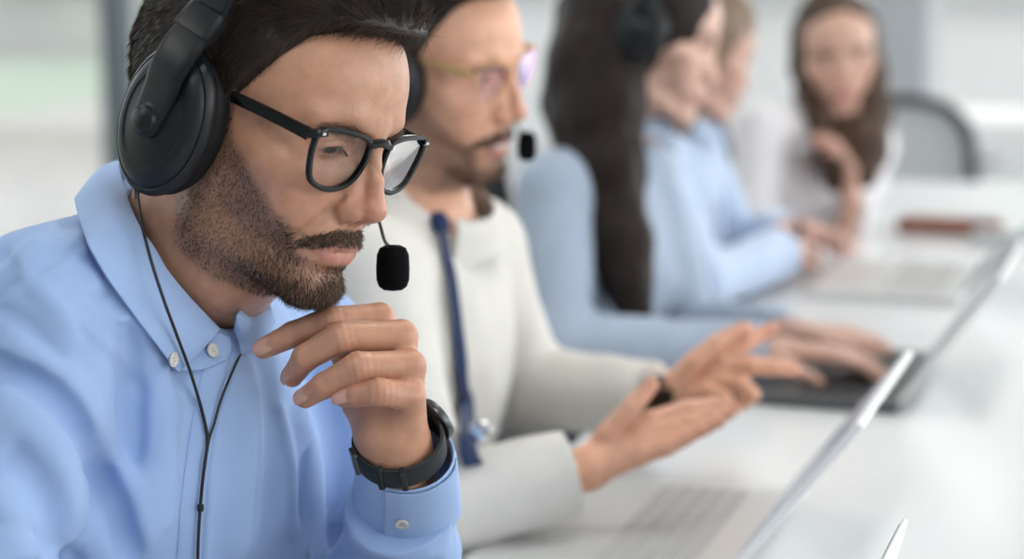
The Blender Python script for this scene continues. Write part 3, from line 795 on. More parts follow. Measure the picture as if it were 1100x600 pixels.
# ---- left hand under the chin
def c3(l): return [at(x,y,149.3-z) for x,y,z in l]
CH1=[c3([(418,466,-1.5),(396,418,-3.0),(372,384,-3.6),(352,352,-3.2)]),
 c3([(407,342,-1.2),(354,345,.6),(315,359,.3),(283,374,.0)]),
 c3([(431,361,.6),(366,362,2.3),(328,384,1.6),(314,404,.4)]),
 c3([(440,393,1.8),(385,394,3.4),(348,414,2.6),(328,427,1.8)]),
 c3([(440,425,2.4),(408,421,4.0),(384,424,3.4),(369,427,2.8)])]
A1=unit(EL1-WL1)
_h1=hand_sdf(CH1,WL1+FW*.6+RT*.1,WL1+A1*9,palm_r=1.22,k=.1)
def hand1(P):
    a,b,c_=[at(x,y,149.3-z) for x,y,z in ((404,420,.3),(412,462,.2),(386,434,-.6))]
    return smin(smin(_h1(P),cone(P,at(415,478,150.5),WL1+A1*8+RT*.3,2.1,2.6),1.2),smin(cone(P,a,b,1.7,2.0),cone(P,c_,b,1.25,1.7),.8),1.0)
nk_pts=[np.array(CH1[i][1]) for i in(1,2,3,4)]
def hand1d(P):
    d=hand1(P)
    for i in(1,2,3,4):
        c=np.array(CH1[i]); ax=unit(c[2]-c[0]); r=P-A(*c[1]); s=r@ax.astype(f32); rr=np.sqrt((r*r).sum(1))
        d=d+.04*np.cos(s*13)*gauss(rr,1.0)
        ax=unit(c[3]-c[2]); r=P-A(*c[2]); s=r@ax.astype(f32); rr=np.sqrt((r*r).sum(1)); d=d+.015*np.cos(s*15)*gauss(rr,.75)
    return d
lo,hi=bounds([c for ch in CH1 for c in ch]+[WL1+A1*5],1.8)
HV,HQ=sdf_mesh(lambda P: smax(hand1d(P),(P-A(*(WL1+A1*6)))@A1.astype(f32),.3),lo,hi,.075 if HRES<.15 else .12)
kn=np.min([np.linalg.norm(HV-np.array(c[j]),axis=1) for c in CH1[1:] for j in(0,1,2)],0)
tips=np.min([np.linalg.norm(HV-np.array(c[-1]),axis=1) for c in CH1],0)
hred=.38*gauss(kn,.9)+.30*gauss(tips,1.1)

V0,Q0,l0,r0,s0=BODYV
TV,TQ=sdf_mesh(lambda P: shirt1_base(P)+1.4,*bounds([N1,SR1,SL1,ER1,EL1,WL1,PV1],5),1.6)
Z=lambda v: np.zeros(len(v))
aR=unit(WR1-ER1); _f=unit(aR*np.array([1,1,0])); hRr=gen_hand(WR1+aR*1.5,_f,np.array([0,0,1.]),1,curl=(.2,.28,.3,.32,.34),sc=1.0)
RV,RQ=sdf_mesh(hand_sdf(hRr,WR1+aR*1.5,WR1-aR*5,palm_r=1.15),*bounds([c for ch in hRr for c in ch]+[WR1-aR*4],3),.3)
HV,HQ,hred=np.concatenate([HV,RV]),np.concatenate([HQ,RQ+len(HV)]),np.concatenate([hred,np.full(len(RV),.1)])
VV=np.concatenate([V0,HV,TV]); QQ=np.concatenate([Q0,HQ+len(V0),TQ+len(V0)+len(HV)])
B1=mesh('body',VV,QQ,M_SKIN1,P1,attrs=dict(lip=np.concatenate([l0,Z(HV),Z(TV)]),red=np.concatenate([r0,hred,Z(TV)]),stub=np.concatenate([s0,Z(HV),Z(TV)])))
M_NAIL=mat('fingernail',(.62,.35,.27),.25)
def nail(ch,face,wd=.55,ln=.68,m=M_NAIL,root=None,r=.92):
    a,b=np.array(ch[-2]),np.array(ch[-1]); ax=unit(b-a); n=unit(face-np.dot(face,ax)*ax); s=np.cross(ax,n); V=[];c=b-ax*.12
    nu,nv=9,9
    for i in range(nu):
        for j in range(nv):
            u=-1+2*i/(nu-1); v=-1+2*j/(nv-1); w_=wd*math.sqrt(max(1-.45*max(v,0)**3-.25*max(-v,0)**3,0)); th=u*1.0
            V.append(c+ax*v*ln+s*math.sin(th)*w_*1.1+n*(r-.42+.50*wd*math.cos(th)*1.0-.10*v*v*(v>0)))
    F_=[(i*nv+j,i*nv+j+1,(i+1)*nv+j+1,(i+1)*nv+j) for i in range(nu-1) for j in range(nv-1)]
    mesh('fingernail',V,F_,m,root)
for i,fc in ((1,-FW*1+UP*.1-RT*.3),(2,-RT*.9-FW*.45-UP*.1),(3,-RT*.75-FW*.6),(4,-RT*.8-FW*.4)): nail(CH1[i],fc,root=P1)
# ---- the shirt: folds laid over the body form
M_SHIRT1=cloth_mat('light_blue_cotton',(.32,.455,.73),.8,weave=2600,bump=.1,var=.025,sheen=.15)
def hp(px,py,off=0.,f=None,d0=100): return hit(f or shirt1_base,px,py,d0,260,off)
FOLDS=[ # polyline in view, amplitude (+ ridge), width, asymmetry
 ([(97,268),(60,290),(20,312),(-20,335)],.26,.4),([(93,262),(58,283),(18,305),(-20,326)],-.2,.35),
 ([(-20,385),(30,405),(70,440),(95,485),(125,545),(145,610)],-1.3,.85),([(-20,372),(35,390),(78,425),(108,475),(140,540),(160,610)],.55,1.3),
 ([(-20,420),(20,440),(55,480),(75,540),(85,610)],.45,1.6),([(0,480),(35,510),(55,560),(60,610)],-.4,1.2),([(-20,520),(15,560),(25,610)],.5,1.6),
 ([(120,262),(150,330),(165,400),(172,480),(165,610)],.5,1.5),([(105,300),(130,370),(142,450),(140,520)],-.45,1.6),
 ([(185,400),(196,470),(192,540),(185,610)],-.25,1.2),([(150,300),(178,380),(190,440)],.2,1.0),
 ([(246,372),(234,430),(222,500),(214,610)],-.22,.28),([(250,372),(238,430),(227,500),(220,610)],.16,.35),
 ([(262,400),(262,460),(256,540),(250,610)],.55,1.2),([(285,395),(292,470),(290,540),(284,610)],-.3,1.1),
 ([(312,430),(330,480),(335,540),(330,610)],.8,1.3),([(330,390),(352,440),(360,500),(352,610)],-.8,1.2),
 ([(100,250),(60,262),(10,285)],.25,1.6),([(84,240),(50,255),(0,278)],-.18,1.2),
 ([(380,330),(372,380),(378,430)],.3,1.2),
 ([(100,330),(135,345),(168,352)],.16,.5),([(95,350),(125,372),(150,400)],.2,.6),([(30,300),(60,330),(78,365)],.2,.7),([(-5,330),(30,350),(60,385)],-.2,.6),
 ([(110,440),(128,490),(150,530)],.25,.6),([(20,455),(60,500),(85,560)],.3,.6),([(-5,560),(40,575),(80,600)],-.25,.6),([(160,440),(158,500),(150,560)],.2,.5),
 ([(270,420),(276,480),(270,560)],.25,.5),([(300,440),(312,500),(314,570)],.3,.55),([(345,450),(352,500),(345,560)],.25,.5),([(130,300),(160,350),(186,420)],-.16,.5),
 ([(128,262),(160,300),(182,345)],.12,.6),([(6,398),(38,414),(66,438),(84,470),(104,520),(122,560)],.45,.45),([(175,430),(181,500),(178,560)],.2,.6),([(140,350),(150,420),(148,480)],-.25,.5),([(325,470),(322,530),(328,590)],-.3,.6),
 ([(60,240),(35,262),(0,290)],.14,.6),([(392,560),(420,575),(470,570)],-.3,.5),([(385,580),(430,598),(480,590)],.3,.6),
]
FP=[]
for pl,am,w in FOLDS:
    pts=[hp(x,y) for x,y in catmull(np.array(pl,float),2)]
    FP.append((np.array(pts),am,w))
SLV=[]  # left sleeve folds, rings and diagonals on the forearm
def shirt1(P):
    d=shirt1_base(P)
    near=np.abs(d)<3.5
    if near.any():
        Pn=P[near]; dn=d[near].copy()
        for pts,am,w in FP:
            c=pts.mean(0); R_=np.linalg.norm(pts-c,axis=1).max()+w*3
            k=((Pn-c.astype(f32))**2).sum(1)<R_*R_
            if not k.any(): continue
            D,t=pdist(Pn[k],pts); fade=sm01(t/.15)*sm01((1-t)/.15) if am*w>.3 or am<-.3 else 1
            dn[k]-=am*(1.9 if w>.45 else 1)*gauss(D,w)*fade
        dn-=.10*vnoise(Pn*A(1,1,.5),1.7,8)+.10*(1-2*np.abs(vnoise(Pn*A(.8,.8,.35),2.6,5)))
        # sleeve folds between elbow and cuff
        r=(Pn-WL1.astype(f32)); s=r@A1.astype(f32); q=r-s[:,None]*A1.astype(f32); ra=np.sqrt((q*q).sum(1)); e1=unit(np.cross(A1,FW)); ph=np.arctan2(q@e1.astype(f32),q@np.cross(A1,e1).astype(f32))
        m=(ra<7)*sm01((s-7)/2)
        dn-=m*(.28*np.sin(ph*5+s*.5)*sm01((11-s)/4)+.35*np.sin(s*1.1+1.5*np.sin(ph*1.3))*sm01((s-9)/4))
        d[near]=dn
    # cut off inside the cuff
    s=(P-A(*(WL1+A1*6.2)))@A1.astype(f32); ra=np.sqrt((((P-A(*WL1))-((P-A(*WL1))@A1.astype(f32))[:,None]*A1.astype(f32))**2).sum(1))
    cut=np.where(ra<8,-s,-9); cut=np.where(((P-A(*WL1))@A1.astype(f32))<-3,-9,cut)
    d=smax(d,cut.astype(f32),.2)
    # neck opening
    d=smax(d,-cone(P,H1.W((-1.6,0,-8)),N1+fw1*3+up1*3.5,6.6,6.2),.6)
    return d
lo,hi=bounds([N1,SR1,SL1,EL1,WL1,ER1,at(-40,700,150)],9)
SV,SQ=sdf_mesh(shirt1,lo-np.array([0,0,8]),hi,SRES)
SH1=mesh('shirt',SV,SQ,M_SHIRT1,P1)
# ---- collar: stand and turned-down leaves round the neck
def sheet(name,rows,matl,parent,thick=.12,m=5,sub=True):
    """surface through rows of 3-D points"""
    R_=[catmull(r,m) for r in rows]; R_=np.array(R_); R_=np.array([catmull(R_[:,j],m) for j in range(R_.shape[1])]).transpose(1,0,2)
    nu,nv=R_.shape[:2]; V=R_.reshape(-1,3); F_=[(i*nv+j,i*nv+j+1,(i+1)*nv+j+1,(i+1)*nv+j) for i in range(nu-1) for j in range(nv-1)]
    o=mesh(name,V,F_,matl,parent); s=o.modifiers.new('thickness','SOLIDIFY'); s.thickness=thick/100; s.offset=0
    b=o.modifiers.new('bevel','BEVEL'); b.width=.0004; b.segments=2; b.limit_method='ANGLE'
    return o

sh1f=lambda P: shirt1(P)
def hs(px,py,off=.3): return hp(px,py,off,sh1f)
both=lambda P: smin(shirt1_base(P),body1(P),.5)
def hb(px,py,off=.5): return hp(px,py,off,both)
NCc=H1.W((-1.9,0,-8.3)); nf=unit(NCc-H1.W((-2.6,0,-1.5))); bk=unit(-fw1-nf*np.dot(-fw1,nf)); bl=unit(np.cross(nf,bk)); bl=bl*np.sign(np.dot(bl,lat1))
def nring(an,r,h): return NCc+(bk*math.cos(an)+bl*math.sin(an))*r-nf*h
fold=[nring(1.7,7.6,1.5),nring(1.0,7.8,2.0),nring(.3,8.0,2.2),at(128,172,160.5),hb(140,222,.5),hb(160,260,.55),hb(184,296,.6),hb(210,326,.6),hb(236,353,.6)]
outr=[nring(1.7,9.6,-2.3),nring(1.0,9.9,-1.8),nring(.3,10.2,-1.4),at(83,210,158.5),hs(90,250,.5),hs(110,290,.6),hs(135,326,.6),hs(162,362,.55),hs(191,400,.4)]
midr=[(a*.5+b*.5)+up1*.35+unit(a-N1)*.35 for a,b in zip(fold,outr)]
sheet('collar',[fold,midr,outr],M_SHIRT1,P1,.14,4)
st_=[[hb(192,330,.25),hb(214,348,.3),hb(247,362,.35)],[hs(192,370,.3),hs(216,374,.3),hs(248,374,.3)],[hs(190,398,.25),hs(218,396,.25),hs(243,386,.25)]]
sheet('collar_stand',st_,M_SHIRT1,P1,.12,4)
lf=[[hb(251,354,.5),hb(256,336,1.0),at(268,322,161),at(288,317,163)],[hs(256,366,.6),hs(266,350,1.2),hs(277,340,1.2),hs(292,332,1.)],[hs(259,380,.4),hs(272,374,.7),hs(284,362,.8),hs(296,346,.6)]]
sheet('collar',lf,M_SHIRT1,P1,.14,4)
# button placket strip down the front
pl1=catmull([(252,366),(243,400),(234,440),(226,490),(219,550),(214,625)],3)
sheet('placket',[[hs(x-26+k*26/3*1.0,y,.10 if 0<k<3 else .02) for x,y in pl1] for k in range(4)],M_SHIRT1,P1,.08,2)
M_BTN=mat('pearl_button',(.62,.60,.56),.25)
def button(p,n,r=.52,root=P1):
    b=MB(); b.disc(p,n,[(r*.9,-.05),(r,.04),(r*.98,.12),(r*.8,.16),(r*.66,.10),(r*.3,.09),(.01,.09)],22); 
    o=b.build('button',M_BTN,root)
    u=unit(np.cross(n,(0,0,1))); v=np.cross(n,u); t=MB()
    for a,c in((1,1),(1,-1),(-1,1),(-1,-1)): t.disc(np.asarray(p)+u*a*r*.2+v*c*r*.2,n,[(.055,.085),(.055,.105)],8)
    t.build('thread_hole',mat('thread',(.25,.3,.4),.8),o)
for (x,y,off) in ((186,386,.85),(228,376,.5)):
    p=hs(x,y,off); n=grad(sh1f,p[None])[0]; button(p,n)
# ---- cuff
CC=at(436,487,151); e1=unit(RT-A1*(RT@A1)); e2=np.cross(A1,e1)
cf=MB(); cf.disc(CC,A1,[(3.1,.9),(3.12,.1),(3.22,0),(3.32,.08),(3.42,.6),(3.55,3),(3.7,5.6),(3.72,6.1),(3.5,6.3),(3.3,6.1)],60,sq=(.97,1.05),up=e1,close=False)
cf.build('cuff',M_SHIRT1,P1)
def cuffp(an,s,off): 
    r=np.interp(s,[0,3,6],[3.35,3.56,3.72])+off; return CC+A1*s+(e1*math.cos(an)*1.05+e2*math.sin(an)*.97)*r
sg_=1 if e2@(-FW)>0 else -1
fl=[[cuffp(sg_*(1.95-t*1.9),s,(.02 if t in(1,) else .14)) for t in np.linspace(0,1,8)] for s in (.15 ,2,4,6.0)]
sheet('cuff_flap',fl,M_SHIRT1,P1,.12,3)
bp=cuffp(sg_*1.62,3.3,.24); button(bp,unit(bp-(CC+A1*3.3)),.5)
# ---- watch
M_RUB=mat('watch_rubber',(.014,.017,.019),.5,spec=.3); M_STEEL=mat('dark_steel',(.10,.11,.115),.32,.8)
WT=tag(empty('wristwatch',WL1),'dark grey rubber strap wristwatch on the raised wrist of the man in front','wristwatch')
wc=at(429,478,150.0); wa=unit(A1*1.0+RT*.12-UP*.0); f1=unit(RT-wa*(RT@wa)); f2=np.cross(wa,f1)
def wp(an,o=0,s=0): return wc+(f1*math.cos(an)*(2.95+o)+f2*math.sin(an)*(2.65+o))+wa*s
st=MB(); ang=np.linspace(0,2*math.pi,61)[:-1]
V_=[];n_=8
for a in ang:
    for (o,s) in ((0,-.9),(0,.9),(.10,1.0),(.30,.95),(.34,.6),(.34,-.6),(.30,-.95),(.10,-1.0)): V_.append(wp(a,o,s))
F_=[(i*n_+k,i*n_+(k+1)%n_,((i+1)%60)*n_+(k+1)%n_,((i+1)%60)*n_+k) for i in range(60) for k in range(n_)]
st.add(V_,F_); st.build('strap',M_RUB,WT)
def wbox(name,an,h,o,m_,bev=.08,par_=WT):
    c=wp(an,o); nn=unit(wp(an,1)-wp(an,0)); tt=np.cross(wa,nn); b=MB(); b.box(c,h,np.stack([nn,tt,wa],1),bev); return b.build(name,m_,par_)
s2=1 if f2@(-FW)>0 else -1
wbox('keeper',s2*1.45,(.28,.22,1.12),.3,M_RUB); wbox('keeper',s2*1.95,(.28,.22,1.12),.3,M_RUB); wbox('buckle',s2*2.75,(.22,.45,1.15),.36,M_STEEL)
an0=-s2*.75; cs=MB(); nn=unit(wp(an0,1)-wp(an0,0)); cs.disc(wp(an0,.15),nn,[(1.4,0),(1.65,.12),(1.7,.4),(1.6,.62),(1.5,.68),(1.42,.6),(.1,.6)],40); wcase=cs.build('case',M_STEEL,WT)
dl=MB(); dl.disc(wp(an0,.76),nn,[(1.38,0),(1.38,.03)],40); dl.build('dial',mat('watch_dial',(.01,.01,.012),.15),wcase)
# ---- headset cord
def cordpath(px,f=None):
    return [hs(x,y,.62 if y<400 and x<215 else .36) for x,y in px]
CB=H1.W((-1.6,-9.5,-4.75)); c1=[CB,CB*.55+hs(154,248,1.9)*.45-UP*.3]+[hs(x,y,o) for x,y,o in ((154,248,1.9),(163,282,1.9),(176,322,1.75),(190,360,1.55),(203,395,1.05),(214,430,.45),(221,458,.35),(223,475,.35),(219,505,.35),(215.5,540,.35),(213,580,.35),(212,625,.35))]
cd_=MB(); cd_.tube(catmull(c1,6),.115,7); cd_.build('cord',M_CORD,HS1)
c2=[at(262,372,152)]+[hs(x,y,o) for x,y,o in ((247,405,.5),(237,430,.4),(230,455,.35),(224,474,.33),(219.5,505,.5))]
cd_=MB(); cd_.tube(catmull(c2,6),.10,7); cd_.build('cord',M_CORD,HS1)
sl=MB(); p=hs(215.6,541,.38); q=hs(215.3,549,.38); sl.tube([p,p*.9+q*.1,p*.1+q*.9,q],[.16,.22,.22,.16],8); sl.build('cord_slider',M_CORD,HS1)
pl_=MB(); pl_.tube([CB+UP*.4,CB-UP*.15,CB-UP*.7],[.22,.2,.13],8); pl_.build('cord_plug',M_CORD,HS1)
# ================================================================== the place
DD=np.array([math.sin(math.radians(18)),math.cos(math.radians(18)),0]); DN=np.array([DD[1],-DD[0],0]) # along the desk row, across it
DM=np.stack([DD,DN,[0,0,1]],1)   # local: x along the row, y across to the right, z up
E0=np.array([-4.2,186.5,0])-DN*5 # a point under the near edge of the desk
def dk(a,b,z): return E0+DD*a+DN*b+np.array([0,0,z])
def boxd(mb,a0,a1,b0,b1,z0,z1,bev=.0): return mb.box(dk((a0+a1)/2,(b0+b1)/2,(z0+z1)/2),(abs(a1-a0)/2,abs(b1-b0)/2,abs(z1-z0)/2),DM,bev)
M_DESK=mat('white_laminate',(.76,.775,.78),.22,spec=.4); M_LEG=mat('desk_leg_metal',(.72,.73,.74),.35,.3)
M_FLOOR=mat('floor_grey',(.42,.42,.41),.4); _t=NT(M_FLOOR); _n=_t.noise(3,4); _t.link(_t.ramp(_n.outputs[0],[(.3,(.36,.36,.35)),(.7,(.46,.46,.45))]),_t.b.inputs['Base Color'])
M_WALL=mat('white_paint',(.82,.83,.83),.7); M_GREYP=mat('grey_panel',(.36,.38,.40),.6); M_FRAME=mat('dark_window_frame',(.07,.09,.10),.45); M_WFRAME=mat('pale_window_frame',(.62,.65,.67),.5)
M_GLASS=glass_mat('window_glass',(.97,.98,.98),0,.6)
A0,A1_=-330,980; BL,BR=-330,560; CZ=285
def st(name,mb,m,smooth=False):
    o=mb.build(name,m,None,smooth); o['kind']='structure'; return o
b=MB(); boxd(b,A0,A1_,BL,BR,-10,0); st('floor',b,M_FLOOR)
b=MB(); boxd(b,A0,A1_,BL,BR,CZ,CZ+10); st('ceiling',b,M_WALL)
# left window wall: low curb, head, mullions and panes
b=MB(); boxd(b,A0,A1_,BL-12,BL,0,12); boxd(b,A0,A1_,BL-12,BL,262,CZ); st('wall_left',b,M_WALL)
mull=[-330,-170,10,MUL,372,560,760,980]
for i in range(len(mull)-1):
    w=MB(); a,c_=mull[i],mull[i+1]
    boxd(w,a,a+13,BL-9,BL-1,12,262); boxd(w,a+13,c_,BL-8,BL-2,257,262)
    o=st('window_%d'%(i+1),w,M_FRAME); g=MB(); boxd(g,a+13,c_,BL-5.5,BL-4.7,12,257); p=g.build('pane',M_GLASS,o,False)
# far wall: pale glazing, a grey column, white sill
w=MB(); boxd(w,A1_,A1_+12,BL,BR,0,86); boxd(w,A1_,A1_+12,BL,BR,255,CZ); st('wall_back',w,M_WALL)
w=MB(); boxd(w,A1_-14,A1_-.2,BL,BR,86.2,91,.5); st('trim_1',w,M_DESK)
fm=[-330,-240,-150,-60,30,118,250,360,470,560]
for i in range(len(fm)-1):
    w=MB(); a,c_=fm[i],fm[i+1]; wd=14 if i%2 else 6
    boxd(w,A1_+1,A1_+9,a,a+wd,91,255); boxd(w,A1_+2,A1_+8,a+wd,c_,91,97); boxd(w,A1_+2,A1_+8,a+wd,c_,249,255); boxd(w,A1_+2,A1_+8,a+wd,c_,176,181)
    o=st('window_%d'%(i+20),w,M_WFRAME); g=MB(); boxd(g,A1_+5,A1_+5.8,a+wd,c_,97,249); g.build('pane',M_GLASS,o,False)
# right window wall
w=MB(); boxd(w,A0,A1_,BR,BR+12,0,40); boxd(w,A0,A1_,BR,BR+12,265,CZ); st('wall_right',w,M_WALL)
for i,a in enumerate(range(-330,980,262)):
    w=MB(); boxd(w,a,a+8,BR+1,BR+9,40,265); boxd(w,a+8,a+262,BR+2,BR+8,40,45); boxd(w,a+8,a+262,BR+2,BR+8,260,265)
    o=st('window_%d'%(i+40),w,M_WFRAME)
b=MB(); 
COLP=at(968,100,790); ca=(COLP-E0)@DD; cb=(COLP-E0)@DN
boxd(b,ca-14,ca+14,cb-11,cb+11,0.2,CZ-.2,1.0); st('wall_column',b,M_GREYP)
# lamp panels added on the unseen ceiling to brighten the room
M_FILL_LAMP=mat('fill_lamp_diffuser',(1,1,1),.5); M_FILL_LAMP.node_tree.nodes['Principled BSDF'].inputs['Emission Color'].default_value=(1,.98,.95,1); M_FILL_LAMP.node_tree.nodes['Principled BSDF'].inputs['Emission Strength'].default_value=FILL_LAMP
k=0
for a in (-180,60,300,540,780):
    for bb in (-150,60,330):
        r=empty('added_fill_light',dk(a,bb,CZ-4)); tag(r,'added fill light panel on the unseen ceiling above the long desk','ceiling light','added fill light panels')
        m_=MB(); boxd(m_,a-62,a+62,bb-17,bb+17,CZ-4,CZ-.1,.4); m_.build('housing',M_WALL,r,False); m_=MB(); boxd(m_,a-58,a+58,bb-13,bb+13,CZ-4.6,CZ-4.05); m_.build('diffuser',M_FILL_LAMP,r,False)
# ---- the long desk row
DT=73.
def desk(a0,a1,label):
    r=empty('desk',dk((a0+a1)/2,80,0)); tag(r,label,'desk',None)
    t=MB(); boxd(t,a0,a1,0,160,DT-2.8,DT,.25); t.build('tabletop',M_DESK,r,False)
    for a in (a0+6,a1-6):
        for bb in (8,152):
            l=MB(); boxd(l,a-2.5,a+2.5,bb-2.5,bb+2.5,0,DT-2.85,.3); l.build('leg',M_LEG,r,False)
    
    for q_ in (10,147): f_=MB(); boxd(f_,a0+8.6,a1-8.6,q_,q_+3,DT-9,DT-2.9,.2); f_.build('rail',M_LEG,r,False)
b=MB(); boxd(b,A0-12,A0,BL,BR,0,CZ); st('wall_fill_block',b,M_GREYP)  # unseen wall behind the camera, added in grey to cut front fill
desk(-115,135,'white laminate desk under the two men in front'); desk(135.25,303,'white laminate desk at the far end of the row, beside the women')
# ---- laptops, lids leaning back
M_ALU=mat('silver_aluminium',(.70,.70,.69),.35,.35); M_ALUW=mat('white_laptop_shell',(.78,.79,.80),.3,.1); M_DARKB=mat('dark_laptop_shell',(.075,.08,.085),.4,.2); M_KEY=mat('black_keys',(.02,.02,.022),.5); M_KEYG=mat('pale_grey_keys',(.50,.50,.49),.5); M_SCREEN=mat('laptop_screen',(.01,.012,.015),.08)
M_SCREENG=mat('screen_glow',(.25,.27,.3),.25); M_SCREENG.node_tree.nodes['Principled BSDF'].inputs['Emission Color'].default_value=(.8,.88,1,1); M_SCREENG.node_tree.nodes['Principled BSDF'].inputs['Emission Strength'].default_value=.1
def laptop(hc,L_,W_,H_,tilt,base_m,lid_m,key_m,label,yaw=0.,group=None,thin=.7,bez=None):
    """hc: middle of the hinge line on the desk top; user sits at -DN"""
    c,s=math.cos(yaw),math.sin(yaw); x=DD*c+DN*s; y=-DD*s+DN*c; z=np.array([0,0,1.]); M=np.stack([x,y,z],1); hc=np.array(hc)
    r=empty('laptop',hc); tag(r,label,'laptop',group)
    o=lambda a,b,zz: hc+x*a+y*b+z*zz
    b=MB(); b.box(o(0,-W_/2,.85),(L_/2,W_/2,.65),M,.2); b.build('base',base_m,r,False)
    k=MB()
    for i in range(5):
        for j in range(14):
            k.box(o(-L_*.42+j*L_*.84/13,-W_*.18-i*1.85,1.56),(.82 if j not in(6,) else .82,.78,.09),M,.06)
    k.build('keyboard',key_m,r,False)
    t=MB(); t.box(o(0,-W_*.78,1.52),(5.,3.2,.03),M,.01); t.build('touchpad',base_m,r,False)
    u=y*math.sin(tilt)+z*math.cos(tilt); nn=np.cross(x,u); ML=np.stack([x,u,nn],1)
    l=MB(); l.box(o(0,.3,1.7)+u*H_/2,(L_/2,H_/2,thin/2),ML,.18); lid=l.build('lid',lid_m,r,False)
    s_=MB(); fr=-nn if np.dot(nn,y)>0 else nn
    s_.box(o(0,.3,1.7)+u*H_/2+fr*(thin/2+.04),(L_/2-.4,H_/2-.4,.06),ML,.03); s_.build('screen_bezel',bez or M_KEY,lid,False)
    s2=MB(); s2.box(o(0,.3,1.7)+u*(H_/2+.3)+fr*(thin/2+.12),(L_/2-1.4,H_/2-1.5,.03),ML); s2.build('display',M_SCREENG,lid,False)
    h=MB(); h.tube([o(-L_*.4,.35,1.5),o(L_*.4,.35,1.5)],.5,10); h.build('hinge',base_m,r)
    return r
T36=math.radians(TILT)
def desk_at(px,py,z=DT):
    k=.1713+.985*(py-300)/2300*1.0; d=(133-z)/(math.sin(TH)+math.cos(TH)*(py-300)/2300); return at(px,py,d)

# ================================================================== colleagues
M_SKIN2=skin_mat('skin_tan',(.75,.41,.27)); M_SKIN3=skin_mat('skin_fair',(.62,.38,.29),lip=(.5,.14,.13)); M_SKIN4=skin_mat('skin_light',(.66,.42,.33),lip=(.5,.15,.14)); M_SKIN5=skin_mat('skin_rosy',(.60,.36,.28),lip=(.5,.13,.13))
HAIRB=hair_mat('black_brown_hair',(.012,.008,.007),(.03,.02,.016),.45); HAIRL=hair_mat('long_dark_brown_hair',(.007,.004,.0035),(.022,.012,.009),.5,(.04,.022,.016)); HAIRG=hair_mat('light_brown_hair',(.12,.075,.045),(.25,.165,.10),.45,(.34,.24,.15)); HAIRW=hair_mat('wavy_brown_hair',(.03,.017,.011),(.10,.056,.034),.5,(.16,.095,.06))
M_CREAM=cloth_mat('cream_cotton',(.66,.64,.60),.8,weave=900,bump=.1,var=.03); M_SLATE=cloth_mat('dusty_blue_cotton',(.36,.43,.54),.8,weave=900,bump=.1); M_PALEB=cloth_mat('pale_blue_cotton',(.48,.58,.74),.8,weave=900,bump=.1); M_WHITEB=cloth_mat('white_blouse',(.74,.72,.74),.75,weave=900,bump=.08)
M_NAVY=cloth_mat('navy_trousers',(.03,.04,.06),.85); M_GREYT=cloth_mat('grey_trousers',(.13,.14,.16),.85); M_SHOE=mat('black_leather',(.02,.018,.017),.35)
def pose(L,P,D,x0=(0.,.3,-.4)):
    """solve the head pose from where its features are seen"""
    L=np.array(L,float); P=np.array(P,float); x=np.array([*x0,*(at(P[:,0].mean()-20,P[:,1].mean(),D))])
    def res(x):
        q=L@rotv(x[:3]).T+x[3:]; r=(proj(q)[:,:2]-P).ravel(); return np.append(r,[((x[3:]-CAM)@FW-D)*5,*(x[:3]*PRI)])
    PRI=2.0
    for _ in range(80):
        r=res(x); J=np.array([(res(x+e)-r)/1e-4 for e in np.eye(6)*1e-4]).T; dx=np.linalg.solve(J.T@J+1e-3*np.eye(6),-J.T@r); x=x+np.clip(dx,-3,3)*np.array([.1,.1,.1,1,1,1])
    return x
for m_ in (HAIRL,HAIRB,HAIRW): m_.node_tree.nodes['Principled BSDF'].inputs['Specular IOR Level'].default_value=.25
# ---- second man
X2=pose([(11.6,0,-2),(8,0,-9.4),(8.2,-2.75,-5.2),(9.6,0,-5.2),(9.2,-6.6,2.2),(8.5,2,8),(4.2,-7.1,2.8)],[(562,117),(524,196),(512,150),(546,150),(510,86),(556,20),(462,82)],219)
H2=Head(X2[3:],rotv(X2[:3]),1.,ears=(True,True),lidm=-.12,lidh=.26,smile=.7,open=.45,chin=1.05); H2.base=head_base; H2.boff=1.3
N2=at(438,232,221); SR2=at(392,300,207); SL2=at(508,268,234); PV2=N2-DN*14; PV2[2]=58
ER2=at(455,547,200); WR2=at(612,508,203); EL2=at(562,418,240); WL2=at(703,428,229)
def hand_from_px(l,D): return [[at(x,y,D-z) for x,y,z in ch] for ch in l]
hR2=hand_from_px([[(632,492,0),(655,463,1.5),(680,436,2),(700,413,1.5)],
 [(700,452,0),(738,440,-1),(764,436,-1.5),(784,436,-1.5)],
 [(700,465,.5),(738,455,0),(762,448,-.5),(780,444,-.5)],
 [(694,478,1),(732,468,1),(754,459,.8),(772,452,.5)],
 [(684,490,1.5),(716,480,1.8),(736,470,1.8),(752,462,1.6)]],205)
hL2=hand_from_px([[(722,412,0),(745,388,1),(770,368,1),(800,352,.5)],
 [(775,385,0),(800,368,-.5),(815,360,-1),(830,353,-1)],
 [(778,397,0),(808,392,1),(832,394,1.2),(852,397,1)],
 [(770,410,.5),(796,412,2),(808,424,2.5),(796,434,2)],
 [(758,420,1),(778,428,2.5),(786,440,2.5),(776,446,1.6)]],226)
WR2h=at(626,500,204); WL2h=at(722,424,227)
P2,hv2,sh2=seated('person',H2,N2,SL2,SR2,EL2,ER2,WL2,WR2,PV2,M_SKIN2,M_CREAM,M_GREYT,hL2,hR2,hres=.2,sres=.45,seed=3,beard=1.,shoe=M_SHOE,sleeve=4.1,noise=1.0)
tag(P2,'smiling bearded man in a cream shirt and navy tie gesturing with both hands','person')
eyeballs(H2,P2,look=(1,0,-.1)); beard_on(*hv2,H2,P2,BEARD1,n=9000,rad=.03); brows_on(*hv2,H2,P2,BEARD1,n=500,rad=.03); hair_short_on(H2,P2,HAIRB,n=12000,h=.35,rad=.04,top=2.2,lift=.3,quiff=.1,hl=.6)
